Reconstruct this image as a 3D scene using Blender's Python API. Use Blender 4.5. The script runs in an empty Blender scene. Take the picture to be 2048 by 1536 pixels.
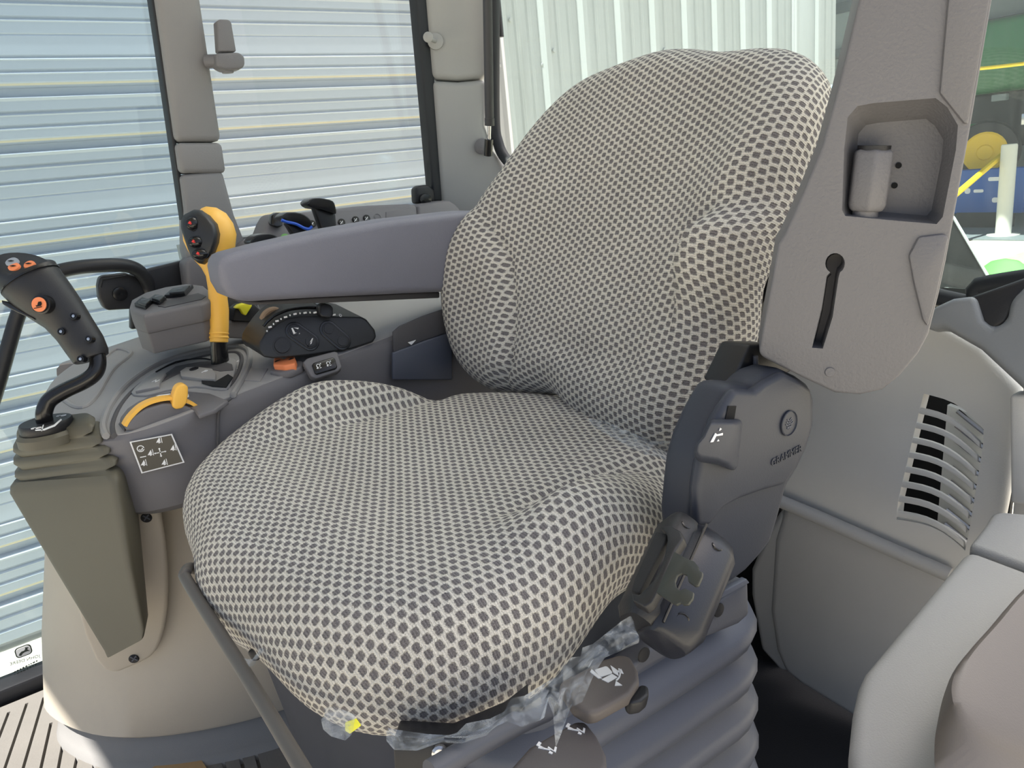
import bpy, bmesh, math, random
from mathutils import Vector, Matrix
random.seed(7)
SC = bpy.context.scene
COL = SC.collection
V = Vector

# ------------------------------------------------------------------ camera
F_PX, CX, CY = 1540.0, 1024.0, 768.0
RIGHT = V((0.79774791, -0.59446784, -0.10102603))
DOWN = V((-0.24309703, -0.16374485, -0.9560813))
FWD = V((0.55181709, 0.78727099, -0.27514047))
EYE = V((0.0, 0.0, 0.80))
cam = bpy.data.cameras.new('camera')
cam.sensor_fit = 'HORIZONTAL'
cam.sensor_width = 36.0
cam.lens = F_PX / 2048.0 * 36.0
cam.clip_start = 0.02
cam.clip_end = 300
camo = bpy.data.objects.new('camera', cam)
COL.objects.link(camo)
m = Matrix((RIGHT, -DOWN, -FWD)).transposed().to_4x4()
m.translation = EYE
camo.matrix_world = m
SC.camera = camo

# ------------------------------------------------------------------ light
SC.view_settings.view_transform = 'Standard'
SC.view_settings.look = 'None'
SC.view_settings.gamma = 1.0
SC.view_settings.use_curve_mapping = False
SC.view_settings.exposure = -0.50
world = bpy.data.worlds.new('sky')
SC.world = world
world.use_nodes = True
wt = world.node_tree
wt.nodes.clear()
sky = wt.nodes.new('ShaderNodeTexSky')
sky.sky_type = 'NISHITA'
sky.sun_disc = False
sky.sun_elevation = math.radians(58)
sky.sun_rotation = math.radians(100)
sky.air_density = 1.0
sky.dust_density = 4.0
sky.ozone_density = 1.0
hs = wt.nodes.new('ShaderNodeHueSaturation')
hs.inputs['Saturation'].default_value = 0.70
bg = wt.nodes.new('ShaderNodeBackground')
bg.inputs['Strength'].default_value = 0.38
wo = wt.nodes.new('ShaderNodeOutputWorld')
wt.links.new(sky.outputs[0], hs.inputs['Color'])
wt.links.new(hs.outputs[0], bg.inputs['Color'])
wt.links.new(bg.outputs[0], wo.inputs['Surface'])
SUN_DIR = V((0.445, 0.05, -0.895)).normalized()      # the way the sunlight travels
sl = bpy.data.lights.new('sun', 'SUN')
sl.energy = 16.5
sl.angle = math.radians(0.6)
sl.color = (1.0, 0.965, 0.90)
so = bpy.data.objects.new('sun', sl)
COL.objects.link(so)
so.rotation_euler = SUN_DIR.to_track_quat('-Z', 'Y').to_euler()
so.location = (-6, -4, 12)


# ------------------------------------------------------------------ finding points on real planes
def ray(px, py):
    return RIGHT * ((px - CX) / F_PX) + DOWN * ((py - CY) / F_PX) + FWD


def at(px, py, X=None, Y=None, Z=None, D=None, pl=None, h=0.0):
    d = ray(px, py)
    if pl is not None:
        p0, n = pl
        t = ((p0 + n * h - EYE).dot(n)) / d.dot(n)
    elif X is not None:
        t = (X - EYE.x) / d.x
    elif Y is not None:
        t = (Y - EYE.y) / d.y
    elif Z is not None:
        t = (Z - EYE.z) / d.z
    else:
        t = D
    return EYE + d * t


def plane3(a, b, c):
    n = (b - a).cross(c - a).normalized()
    if n.dot(EYE - a) < 0:
        n = -n
    return (a, n)


def vplane(p, nx, ny, nz=0.0):
    n = V((nx, ny, nz)).normalized()
    return (V(p), n)


# ------------------------------------------------------------------ materials
def lin(c):
    r = []
    for v in c:
        v /= 255.0
        r.append(v / 12.92 if v <= 0.04045 else ((v + 0.055) / 1.055) ** 2.4)
    return (r[0], r[1], r[2], 1.0)


def new_mat(name):
    mt = bpy.data.materials.new(name)
    mt.use_nodes = True
    nt = mt.node_tree
    b = nt.nodes['Principled BSDF']
    return mt, nt, b


def plastic(name, rgb, rough=0.5, grain=0.0, gscale=900.0, spec=0.5, metal=0.0, var=0.05, coat=0.0):
    mt, nt, b = new_mat(name)
    col = lin(rgb)
    b.inputs['Roughness'].default_value = rough
    b.inputs['Metallic'].default_value = metal
    b.inputs['Specular IOR Level'].default_value = spec
    b.inputs['Coat Weight'].default_value = coat
    tc = nt.nodes.new('ShaderNodeTexCoord')
    if var > 0:
        nz = nt.nodes.new('ShaderNodeTexNoise')
        nz.inputs['Scale'].default_value = 14.0
        nz.inputs['Detail'].default_value = 5.0
        nt.links.new(tc.outputs['Object'], nz.inputs['Vector'])
        mx = nt.nodes.new('ShaderNodeMix')
        mx.data_type = 'RGBA'
        mx.inputs['A'].default_value = tuple(c * (1 - var) for c in col[:3]) + (1,)
        mx.inputs['B'].default_value = tuple(min(1, c * (1 + var)) for c in col[:3]) + (1,)
        nt.links.new(nz.outputs['Fac'], mx.inputs['Factor'])
        nt.links.new(mx.outputs['Result'], b.inputs['Base Color'])
    else:
        b.inputs['Base Color'].default_value = col
    if grain > 0:
        g = nt.nodes.new('ShaderNodeTexNoise')
        g.inputs['Scale'].default_value = gscale
        g.inputs['Detail'].default_value = 3.0
        nt.links.new(tc.outputs['Object'], g.inputs['Vector'])
        bp = nt.nodes.new('ShaderNodeBump')
        bp.inputs['Strength'].default_value = grain
        bp.inputs['Distance'].default_value = 0.0006
        nt.links.new(g.outputs['Fac'], bp.inputs['Height'])
        nt.links.new(bp.outputs['Normal'], b.inputs['Normal'])
    return mt


def glass_mat(name, tint, gloss=0.06, dust=0.0):
    mt, nt, b = new_mat(name)
    nt.nodes.remove(b)
    out = nt.nodes['Material Output']
    tr = nt.nodes.new('ShaderNodeBsdfTransparent')
    tr.inputs['Color'].default_value = tint
    gl = nt.nodes.new('ShaderNodeBsdfGlossy')
    gl.inputs['Roughness'].default_value = 0.02
    lw = nt.nodes.new('ShaderNodeLayerWeight')
    lw.inputs['Blend'].default_value = 0.5
    g = NG(nt)
    fr = g.m('ADD', g.m('MULTIPLY', g.m('POWER', lw.outputs['Facing'], 5.0), 0.9), gloss * 0.6)
    mx = nt.nodes.new('ShaderNodeMixShader')
    nt.links.new(fr, mx.inputs[0])
    nt.links.new(tr.outputs[0], mx.inputs[1])
    nt.links.new(gl.outputs[0], mx.inputs[2])
    last = mx
    if dust > 0:
        tc = nt.nodes.new('ShaderNodeTexCoord')
        mp = nt.nodes.new('ShaderNodeMapping')
        mp.inputs['Scale'].default_value = (60, 60, 5)
        nz = nt.nodes.new('ShaderNodeTexNoise')
        nz.inputs['Scale'].default_value = 3.0
        nz.inputs['Detail'].default_value = 6.0
        nt.links.new(tc.outputs['Object'], mp.inputs[0])
        nt.links.new(mp.outputs[0], nz.inputs['Vector'])
        df = nt.nodes.new('ShaderNodeBsdfDiffuse')
        df.inputs['Color'].default_value = (.75, .8, .8, 1)
        tl = nt.nodes.new('ShaderNodeBsdfTranslucent')
        tl.inputs['Color'].default_value = (.75, .8, .8, 1)
        ad = nt.nodes.new('ShaderNodeMixShader')
        nt.links.new(df.outputs[0], ad.inputs[1])
        nt.links.new(tl.outputs[0], ad.inputs[2])
        last = nt.nodes.new('ShaderNodeMixShader')
        nt.links.new(g.m('MULTIPLY', nz.outputs['Fac'], dust * 2), last.inputs[0])
        nt.links.new(mx.outputs[0], last.inputs[1])
        nt.links.new(ad.outputs[0], last.inputs[2])
    nt.links.new(last.outputs[0], out.inputs['Surface'])
    return mt


def film_mat(name):
    mt, nt, b = new_mat(name)
    out = nt.nodes['Material Output']
    b.inputs['Base Color'].default_value = (0.72, 0.76, 0.80, 1)
    b.inputs['Roughness'].default_value = 0.12
    b.inputs['Specular IOR Level'].default_value = 0.9
    tr = nt.nodes.new('ShaderNodeBsdfTransparent')
    tr.inputs['Color'].default_value = (0.93, 0.95, 0.97, 1)
    tc = nt.nodes.new('ShaderNodeTexCoord')
    nz = nt.nodes.new('ShaderNodeTexNoise')
    nz.inputs['Scale'].default_value = 60
    nz.inputs['Detail'].default_value = 6
    nz.inputs['Distortion'].default_value = 2.0
    nt.links.new(tc.outputs['Object'], nz.inputs['Vector'])
    rmp = nt.nodes.new('ShaderNodeMapRange')
    rmp.inputs['From Min'].default_value = 0.4
    rmp.inputs['From Max'].default_value = 0.7
    rmp.inputs['To Min'].default_value = 0.06
    rmp.inputs['To Max'].default_value = 0.42
    nt.links.new(nz.outputs['Fac'], rmp.inputs['Value'])
    bp = nt.nodes.new('ShaderNodeBump')
    bp.inputs['Strength'].default_value = 0.9
    bp.inputs['Distance'].default_value = 0.004
    nt.links.new(nz.outputs['Fac'], bp.inputs['Height'])
    nt.links.new(bp.outputs['Normal'], b.inputs['Normal'])
    mx = nt.nodes.new('ShaderNodeMixShader')
    nt.links.new(rmp.outputs[0], mx.inputs[0])
    nt.links.new(tr.outputs[0], mx.inputs[1])
    nt.links.new(b.outputs[0], mx.inputs[2])
    nt.links.new(mx.outputs[0], out.inputs['Surface'])
    return mt


class NG:
    """small helper for chains of math nodes"""
    def __init__(self, nt):
        self.nt = nt

    def m(self, op, a, b=None, c=None, clamp=False):
        n = self.nt.nodes.new('ShaderNodeMath')
        n.operation = op
        n.use_clamp = clamp
        for i, v in enumerate((a, b, c)):
            if v is None:
                continue
            if isinstance(v, (int, float)):
                n.inputs[i].default_value = v
            else:
                self.nt.links.new(v, n.inputs[i])
        return n.outputs[0]

    def sstep(self, x, lo, hi):
        n = self.nt.nodes.new('ShaderNodeMapRange')
        n.interpolation_type = 'SMOOTHSTEP'
        n.inputs['From Min'].default_value = lo
        n.inputs['From Max'].default_value = hi
        self.nt.links.new(x, n.inputs['Value'])
        return n.outputs[0]


def fabric_mat(name, light, dark, pu=0.0175, pv=0.0088, du=0.0034, dv=0.0027):
    """cream knit with staggered dark dots; u, v of the mesh are metres along the cloth"""
    mt, nt, b = new_mat(name)
    g = NG(nt)
    uv = nt.nodes.new('ShaderNodeUVMap')
    uv.uv_map = 'cloth'
    nz = nt.nodes.new('ShaderNodeTexNoise')
    nz.inputs['Scale'].default_value = 700
    nz.inputs['Detail'].default_value = 2
    nt.links.new(uv.outputs[0], nz.inputs['Vector'])
    sx = nt.nodes.new('ShaderNodeSeparateXYZ')
    nt.links.new(uv.outputs[0], sx.inputs[0])
    sc = nt.nodes.new('ShaderNodeSeparateColor')
    nt.links.new(nz.outputs['Color'], sc.inputs[0])
    u = g.m('ADD', sx.outputs[0], g.m('MULTIPLY', g.m('SUBTRACT', sc.outputs[0], 0.5), 0.0022))
    v = g.m('ADD', sx.outputs[1], g.m('MULTIPLY', g.m('SUBTRACT', sc.outputs[1], 0.5), 0.0022))
    ds = []
    for o in (0.0, 0.5):
        fu = g.m('SUBTRACT', g.m('FRACT', g.m('ADD', g.m('DIVIDE', u, pu), o)), 0.5)
        fv = g.m('SUBTRACT', g.m('FRACT', g.m('ADD', g.m('DIVIDE', v, pv), o)), 0.5)
        au = g.m('DIVIDE', g.m('MULTIPLY', g.m('ABSOLUTE', fu), pu), du)
        av = g.m('DIVIDE', g.m('MULTIPLY', g.m('ABSOLUTE', fv), pv), dv)
        d = g.m('POWER', g.m('ADD', g.m('POWER', au, 4.0), g.m('POWER', av, 4.0)), 0.25)
        ds.append(d)
    dist = g.m('MINIMUM', ds[0], ds[1])
    dot = g.sstep(dist, 1.15, 0.75)           # 1 inside a dot
    rib = g.m('MULTIPLY', g.m('ADD', g.m('SINE', g.m('MULTIPLY', sx.outputs[1], 2 * math.pi / 0.0022)), 1.0), 0.5)
    n2 = nt.nodes.new('ShaderNodeTexNoise')
    n2.inputs['Scale'].default_value = 1150
    n2.inputs['Detail'].default_value = 4
    nt.links.new(uv.outputs[0], n2.inputs['Vector'])
    n3 = nt.nodes.new('ShaderNodeTexNoise')
    n3.inputs['Scale'].default_value = 9
    n3.inputs['Detail'].default_value = 3
    nt.links.new(uv.outputs[0], n3.inputs['Vector'])
    tone = g.m('ADD', g.m('MULTIPLY', n2.outputs['Fac'], 0.9), g.m('ADD', g.m('MULTIPLY', rib, 0.14), g.m('MULTIPLY', n3.outputs['Fac'], 0.2)))
    tone = g.sstep(tone, 0.30, 0.92)
    mA = nt.nodes.new('ShaderNodeMix')
    mA.data_type = 'RGBA'
    l = lin(light)
    mA.inputs['A'].default_value = tuple(c * 0.62 for c in l[:3]) + (1,)
    mA.inputs['B'].default_value = tuple(min(1, c * 1.2) for c in l[:3]) + (1,)
    nt.links.new(tone, mA.inputs['Factor'])
    mD = nt.nodes.new('ShaderNodeMix')
    mD.data_type = 'RGBA'
    k = lin(dark)
    mD.inputs['A'].default_value = tuple(c * 0.40 for c in k[:3]) + (1,)
    mD.inputs['B'].default_value = tuple(c * 1.5 for c in k[:3]) + (1,)
    nt.links.new(tone, mD.inputs['Factor'])
    mx = nt.nodes.new('ShaderNodeMix')
    mx.data_type = 'RGBA'
    nt.links.new(dot, mx.inputs['Factor'])
    nt.links.new(mA.outputs['Result'], mx.inputs['A'])
    nt.links.new(mD.outputs['Result'], mx.inputs['B'])
    nt.links.new(mx.outputs['Result'], b.inputs['Base Color'])
    b.inputs['Roughness'].default_value = 0.95
    b.inputs['Specular IOR Level'].default_value = 0.15
    b.inputs['Sheen Weight'].default_value = 0.15
    hgt = g.m('SUBTRACT', g.m('ADD', g.m('MULTIPLY', n2.outputs['Fac'], 0.6), g.m('MULTIPLY', rib, 0.25)), g.m('MULTIPLY', dot, 0.9))
    bp = nt.nodes.new('ShaderNodeBump')
    bp.inputs['Strength'].default_value = 1.0
    bp.inputs['Distance'].default_value = 0.0026
    nt.links.new(hgt, bp.inputs['Height'])
    nt.links.new(bp.outputs['Normal'], b.inputs['Normal'])
    return mt


M_FAB = fabric_mat('seat_knit', (236, 230, 219), (126, 121, 121))
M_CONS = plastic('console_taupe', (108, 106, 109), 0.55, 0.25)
M_CONS_LIT = plastic('console_taupe_lit', (152, 150, 149), 0.5, 0.25)  # console taupe made lighter, paints in light from above
M_CONSD = plastic('console_recess_taupe', (82, 80, 82), 0.6, 0.2)
M_PED = plastic('pedestal_taupe', (188, 178, 163), 0.5, 0.2)
M_ARM = plastic('armrest_vinyl', (120, 120, 131), 0.6, 0.5, 700)
M_SIDE = plastic('side_cover_plastic', (50, 54, 65), 0.5, 0.15)
M_SEATP = plastic('seat_plastic', (78, 80, 88), 0.5, 0.15)
M_SEATD = plastic('bellows_plastic', (84, 88, 100), 0.5, 0.15)
M_PIL = plastic('pillar_trim', (108, 107, 110), 0.5, 0.8, 420)
M_PILB = plastic('middle_pillar_trim', (128, 127, 128), 0.5, 0.4, 420)
M_PILR = plastic('rear_pillar_trim', (156, 157, 156), 0.55, 0.15)
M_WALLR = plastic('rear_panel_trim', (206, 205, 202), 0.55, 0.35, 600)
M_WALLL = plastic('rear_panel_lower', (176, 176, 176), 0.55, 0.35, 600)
M_NEAR = plastic('fender_trim', (165, 164, 162), 0.55, 0.6, 700)
M_COVER = plastic('cover_trim', (116, 109, 103), 0.5, 0.2)
M_BOOT = plastic('boot_green', (93, 89, 76), 0.55, 0.12)
M_BLACK = plastic('black_plastic', (30, 30, 33), 0.45, 0.2, var=0.1)
M_BLACKG = plastic('black_gloss', (20, 20, 22), 0.22, 0.0, var=0.0)
M_PODB = plastic('pod_black', (38, 39, 41), 0.42, 0.25, var=0.05)
M_RUB = plastic('rubber_seal', (28, 32, 38), 0.6)
M_BELT = plastic('belt_black', (33, 35, 43), 0.36, 0.15)
M_WEB = plastic('belt_webbing', (34, 35, 36), 0.8, 0.6, 1500)
M_TONG = plastic('tongue_metal', (62, 64, 60), 0.4, 0.05, metal=0.3)
M_METAL = plastic('bright_metal', (190, 190, 192), 0.25, metal=1.0)
M_RAIL = plastic('rail_grey', (88, 84, 80), 0.42, 0.0)
M_ORNG = plastic('lever_orange', (254, 194, 84), 0.4, 0.2)
M_YEL = plastic('switch_yellow', (226, 222, 50), 0.4)
M_ORB = plastic('button_orange', (240, 140, 90), 0.5)
M_WHITE = plastic('white_print', (236, 236, 236), 0.6, var=0)
M_BLUE = plastic('blue_stripe', (40, 90, 200), 0.4)
M_GRN = plastic('green_mark', (110, 170, 90), 0.5)
M_RED = plastic('red_mark', (230, 60, 50), 0.4, var=0)
M_GREYB = plastic('grey_button', (150, 156, 165), 0.4)
M_MAT = plastic('floor_mat', (116, 112, 107), 0.75, 0.5, 300, var=0.16)
M_MATD = plastic('floor_mat_groove', (62, 60, 60), 0.8)
M_SKIRT = plastic('mat_skirt', (132, 130, 128), 0.7, 0.3)
M_CARPET = plastic('dark_carpet', (22, 23, 27), 0.95, 0.8, 500)
M_DARK = plastic('dark_void', (16, 17, 19), 0.9, var=0)
M_CARD = plastic('cardboard', (178, 146, 104), 0.9, 0.4, 200, var=0.12)
M_FILM = film_mat('clear_film')
M_GLASS = glass_mat('clear_glass', (0.93, 0.96, 0.95, 1))
M_GLASST = glass_mat('tinted_glass', (0.83, 0.91, 0.93, 1))
M_GLASSR = glass_mat('rear_glass', (0.90, 0.96, 0.95, 1), dust=0.045)
M_ROOF = plastic('roof_liner', (170, 165, 156), 0.8)


# ------------------------------------------------------------------ mesh helpers
def finish(name, bm, mat, parent=None, angle=38):
    me = bpy.data.meshes.new(name)
    bmesh.ops.recalc_face_normals(bm, faces=bm.faces)
    bm.to_mesh(me)
    bm.free()
    for p in me.polygons:
        p.use_smooth = True
    me.set_sharp_from_angle(angle=math.radians(angle))
    me.materials.append(mat)
    o = bpy.data.objects.new(name, me)
    COL.objects.link(o)
    if parent is not None:
        adopt(o, parent)
    return o


def world_of(o):
    if o.parent is None:
        return o.matrix_basis.copy()
    return world_of(o.parent) @ o.matrix_parent_inverse @ o.matrix_basis


def adopt(o, parent):
    o.parent = parent
    o.matrix_parent_inverse = world_of(parent).inverted()


def tag(o, label=None, cat=None, group=None, kind=None):
    if label:
        o['label'] = label
    if cat:
        o['category'] = cat
    if group:
        o['group'] = group
    if kind:
        o['kind'] = kind
    return o


def thing(name, label, cat, loc, group=None, kind=None):
    o = bpy.data.objects.new(name, None)
    o.empty_display_size = 0.03
    COL.objects.link(o)
    o.location = loc
    o.matrix_basis = Matrix.Translation(V(loc))
    return tag(o, label, cat, group, kind)


def add_poly_prism(bm, pts, vec, vec2=None):
    """pts: front outline, back outline = pts + vec (or vec2: list)"""
    a = [bm.verts.new(p) for p in pts]
    b = [bm.verts.new(V(p) + (vec if not callable(vec) else vec(i))) for i, p in enumerate(pts)]
    n = len(pts)
    bm.faces.new(a)
    bm.faces.new(b[::-1])
    for i in range(n):
        j = (i + 1) % n
        bm.faces.new((a[j], a[i], b[i], b[j]))


def do_bevel(bm, off, seg=3, ang=30, profile=0.5):
    bmesh.ops.recalc_face_normals(bm, faces=bm.faces)
    es = [e for e in bm.edges if len(e.link_faces) == 2 and e.calc_face_angle(0) > math.radians(ang)]
    bmesh.ops.bevel(bm, geom=es, offset=off, segments=seg, affect='EDGES', profile=profile, clamp_overlap=True)


def slab(name, pts, vec, mat, parent=None, bevel=0.0, seg=3, ang=30, smooth=0):
    if smooth:
        pts = spline(pts, smooth, True)
    bm = bmesh.new()
    add_poly_prism(bm, [V(p) for p in pts], V(vec))
    if bevel > 0:
        do_bevel(bm, bevel, seg, ang)
    return finish(name, bm, mat, parent)


def spline(pts, sub=6, closed=False):
    pts = [V(p) for p in pts]
    n = len(pts)
    out = []
    rng = n if closed else n - 1
    for i in range(rng):
        if closed:
            p0, p1, p2, p3 = pts[(i - 1) % n], pts[i], pts[(i + 1) % n], pts[(i + 2) % n]
        else:
            p0, p1, p2, p3 = pts[max(i - 1, 0)], pts[i], pts[i + 1], pts[min(i + 2, n - 1)]
        for k in range(sub):
            t = k / sub
            out.append(0.5 * ((2 * p1) + (p2 - p0) * t + (2 * p0 - 5 * p1 + 4 * p2 - p3) * t * t + (3 * p1 - p0 - 3 * p2 + p3) * t ** 3))
    if not closed:
        out.append(pts[-1])
    return out


def add_tube(bm, pts, r, n=12, cap=True):
    pts = [V(p) for p in pts]
    N = len(pts)
    rad = r if isinstance(r, (list, tuple)) else [r] * N
    prev = None
    rings = []
    for i, p in enumerate(pts):
        t = (pts[min(i + 1, N - 1)] - pts[max(i - 1, 0)]).normalized()
        if prev is None:
            u = t.cross(V((0, 0, 1)))
            if u.length < 0.1:
                u = t.cross(V((1, 0, 0)))
            u.normalize()
        else:
            u = (prev - t * prev.dot(t)).normalized()
        prev = u
        w = t.cross(u)
        rings.append([bm.verts.new(p + (u * math.cos(a) + w * math.sin(a)) * rad[i]) for a in [2 * math.pi * k / n for k in range(n)]])
    for a, b in zip(rings, rings[1:]):
        for k in range(n):
            bm.faces.new((a[k], a[(k + 1) % n], b[(k + 1) % n], b[k]))
    if cap:
        bm.faces.new(rings[0][::-1])
        bm.faces.new(rings[-1])


def tube(name, pts, r, mat, parent=None, n=12, sub=0):
    if sub:
        N = len(pts)
        if isinstance(r, (list, tuple)):
            rr = []
            for i in range(N - 1):
                for k in range(sub):
                    rr.append(r[i] + (r[i + 1] - r[i]) * k / sub)
            r = rr + [r[-1]]
        pts = spline(pts, sub)
    bm = bmesh.new()
    add_tube(bm, pts, r, n)
    return finish(name, bm, mat, parent)


def add_loft(bm, rings, cap0=True, cap1=True):
    vs = [[bm.verts.new(p) for p in r] for r in rings]
    n = len(vs[0])
    for a, b in zip(vs, vs[1:]):
        for k in range(n):
            bm.faces.new((a[k], a[(k + 1) % n], b[(k + 1) % n], b[k]))
    if cap0:
        bm.faces.new(vs[0][::-1])
    if cap1:
        bm.faces.new(vs[-1])


def loft(name, rings, mat, parent=None, cap0=True, cap1=True, bevel=0, ang=30, angle=38):
    bm = bmesh.new()
    add_loft(bm, rings, cap0, cap1)
    if bevel:
        do_bevel(bm, bevel, 3, ang)
    return finish(name, bm, mat, parent, angle)


def basis(n, hint=V((0, 0, 1))):
    n = V(n).normalized()
    u = V(hint).cross(n)
    if u.length < 1e-3:
        u = V((1, 0, 0)).cross(n)
    u.normalize()
    return u, n.cross(u), n


def add_lathe(bm, prof, c, n, k=20):
    u, w, n = basis(n)
    c = V(c)
    rings = [[c + n * h + (u * math.cos(a) + w * math.sin(a)) * max(r, 1e-5) for a in [2 * math.pi * i / k for i in range(k)]] for r, h in prof]
    add_loft(bm, rings)


def lathe(name, prof, c, n, mat, parent=None, k=20, angle=38):
    bm = bmesh.new()
    add_lathe(bm, prof, c, n, k)
    return finish(name, bm, mat, parent, angle)


def box(name, c, size, mat, parent=None, ax=None, bevel=0.0, seg=2):
    bm = bmesh.new()
    add_box(bm, c, size, ax)
    if bevel:
        do_bevel(bm, bevel, seg)
    return finish(name, bm, mat, parent)


def add_box(bm, c, size, ax=None):
    c = V(c)
    if ax is None:
        ax = (V((1, 0, 0)), V((0, 1, 0)), V((0, 0, 1)))
    vs = []
    for sx in (-.5, .5):
        for sy in (-.5, .5):
            for sz in (-.5, .5):
                vs.append(bm.verts.new(c + ax[0] * sx * size[0] + ax[1] * sy * size[1] + ax[2] * sz * size[2]))
    for f in ((0, 1, 3, 2), (4, 6, 7, 5), (0, 4, 5, 1), (2, 3, 7, 6), (0, 2, 6, 4), (1, 5, 7, 3)):
        bm.faces.new([vs[i] for i in f])


def rrect(w, h, r, k=4):
    out = []
    for cx, cy, a0 in ((w / 2 - r, h / 2 - r, 0), (-w / 2 + r, h / 2 - r, 90), (-w / 2 + r, -h / 2 + r, 180), (w / 2 - r, -h / 2 + r, 270)):
        for i in range(k + 1):
            a = math.radians(a0 + 90 * i / k)
            out.append((cx + r * math.cos(a), cy + r * math.sin(a)))
    return out


def put2d(pts, o, ex, ey):
    return [V(o) + V(ex) * x + V(ey) * y for x, y in pts]


def ink(name, polys, o, ex, ey, mat, parent, th=0.0006):
    """flat print: 2D polygons standing a hair proud of a surface"""
    n = V(ex).cross(V(ey)).normalized()
    if n.dot(EYE - V(o)) < 0:
        n = -n
    bm = bmesh.new()
    for p in polys:
        add_poly_prism(bm, [q + n * th for q in put2d(p, o, ex, ey)], -n * th * 0.9)
    return finish(name, bm, mat, parent)


def text(name, s, o, ex, ey, size, mat, parent, extrude=0.0003, align='CENTER'):
    cu = bpy.data.curves.new(name, 'FONT')
    cu.body = s
    cu.size = size
    cu.align_x = align
    cu.align_y = 'CENTER'
    cu.extrude = extrude
    cu.resolution_u = 3
    cu.materials.append(mat)
    ob = bpy.data.objects.new(name, cu)
    COL.objects.link(ob)
    ex = V(ex).normalized()
    ey = (V(ey) - ex * V(ey).dot(ex)).normalized()
    n = ex.cross(ey)
    mm = Matrix((ex, ey, n)).transposed().to_4x4()
    mm.translation = V(o)
    bpy.context.view_layer.update()
    me = bpy.data.meshes.new_from_object(ob.evaluated_get(bpy.context.evaluated_depsgraph_get()))
    bpy.data.objects.remove(ob)
    bpy.data.curves.remove(cu)
    me.transform(mm)
    ob = bpy.data.objects.new(name, me)
    COL.objects.link(ob)
    if parent is not None:
        adopt(ob, parent)
    return ob


def cut(o, cutters):
    """boolean difference with throw-away meshes"""
    for c in cutters:
        md = o.modifiers.new('cut', 'BOOLEAN')
        md.object = c
        md.operation = 'DIFFERENCE'
        md.solver = 'EXACT'
    bpy.context.view_layer.update()
    dg = bpy.context.evaluated_depsgraph_get()
    me = bpy.data.meshes.new_from_object(o.evaluated_get(dg))
    o.modifiers.clear()
    old = o.data
    o.data = me
    me.name = old.name
    for p in me.polygons:
        p.use_smooth = True
    me.set_sharp_from_angle(angle=math.radians(38))
    for c in cutters:
        d = c.data
        bpy.data.objects.remove(c)
        bpy.data.meshes.remove(d)
    return o


def sstep(a, b, x):
    t = max(0.0, min(1.0, (x - a) / (b - a)))
    return t * t * (3 - 2 * t)


# ================================================================== outside: ground, building, shed
YB = 3.74                      # plane of the building front
GZ = -1.0
M_CONC = plastic('concrete', (206, 198, 178), 0.9, 0.3, 60, var=0.12)
M_DOORP = plastic('door_white', (162, 169, 180), 0.45, var=0.02)
M_STEEL = plastic('wall_white', (168, 171, 171), 0.45, var=0.02)
M_BOUNCE = plastic('door_bounce_tan', (196, 186, 160), 0.6)  # tan of the light bounced into the door recesses
M_SHED = plastic('shed_steel', (120, 130, 132), 0.6, var=0.15)
M_SHEDD = plastic('shed_beam', (40, 46, 50), 0.7)
M_GREENM = plastic('machine_green', (30, 104, 58), 0.4, var=0.1)
M_YELM = plastic('machine_yellow', (230, 190, 40), 0.5)
M_BLUEM = plastic('tote_blue', (36, 92, 170), 0.6)
M_POST = plastic('post_white', (220, 220, 208), 0.6)
M_ROPE = plastic('rope_yellow', (250, 215, 40), 0.6)
M_GRAVEL = plastic('gravel_tan', (214, 190, 150), 0.95, 0.9, 25, var=0.25)

g = box('ground', (2.0, 2.0, GZ - 0.05), (60, 60, 0.1), M_CONC)
tag(g, 'pale concrete yard around the tractor in full sun', 'ground', kind='structure')
gp = box('ground_gravel', (13.0, 3.1, GZ + 0.005), (6.0, 2.2, 0.03), M_GRAVEL)
tag(gp, 'tan gravel strip beyond the white post', 'gravel', kind='structure')

# garage door: one section repeated, each its own part
door = thing('door_1', 'white sectional garage door with horizontal grooves beyond the cab', 'door', (0, YB, GZ), kind='structure')
DX0, DX1 = -3.0, 2.50
SH = 0.61
prof = []          # (fraction from the top joint, depth into the wall)


def groove(f, hgt, dep):
    prof.extend([(f - hgt, 0.0), (f - hgt * 0.25, dep), (f + hgt * 0.05, dep), (f + hgt * .8, -0.005), (f + hgt * 1.3, 0.0)])


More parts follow.
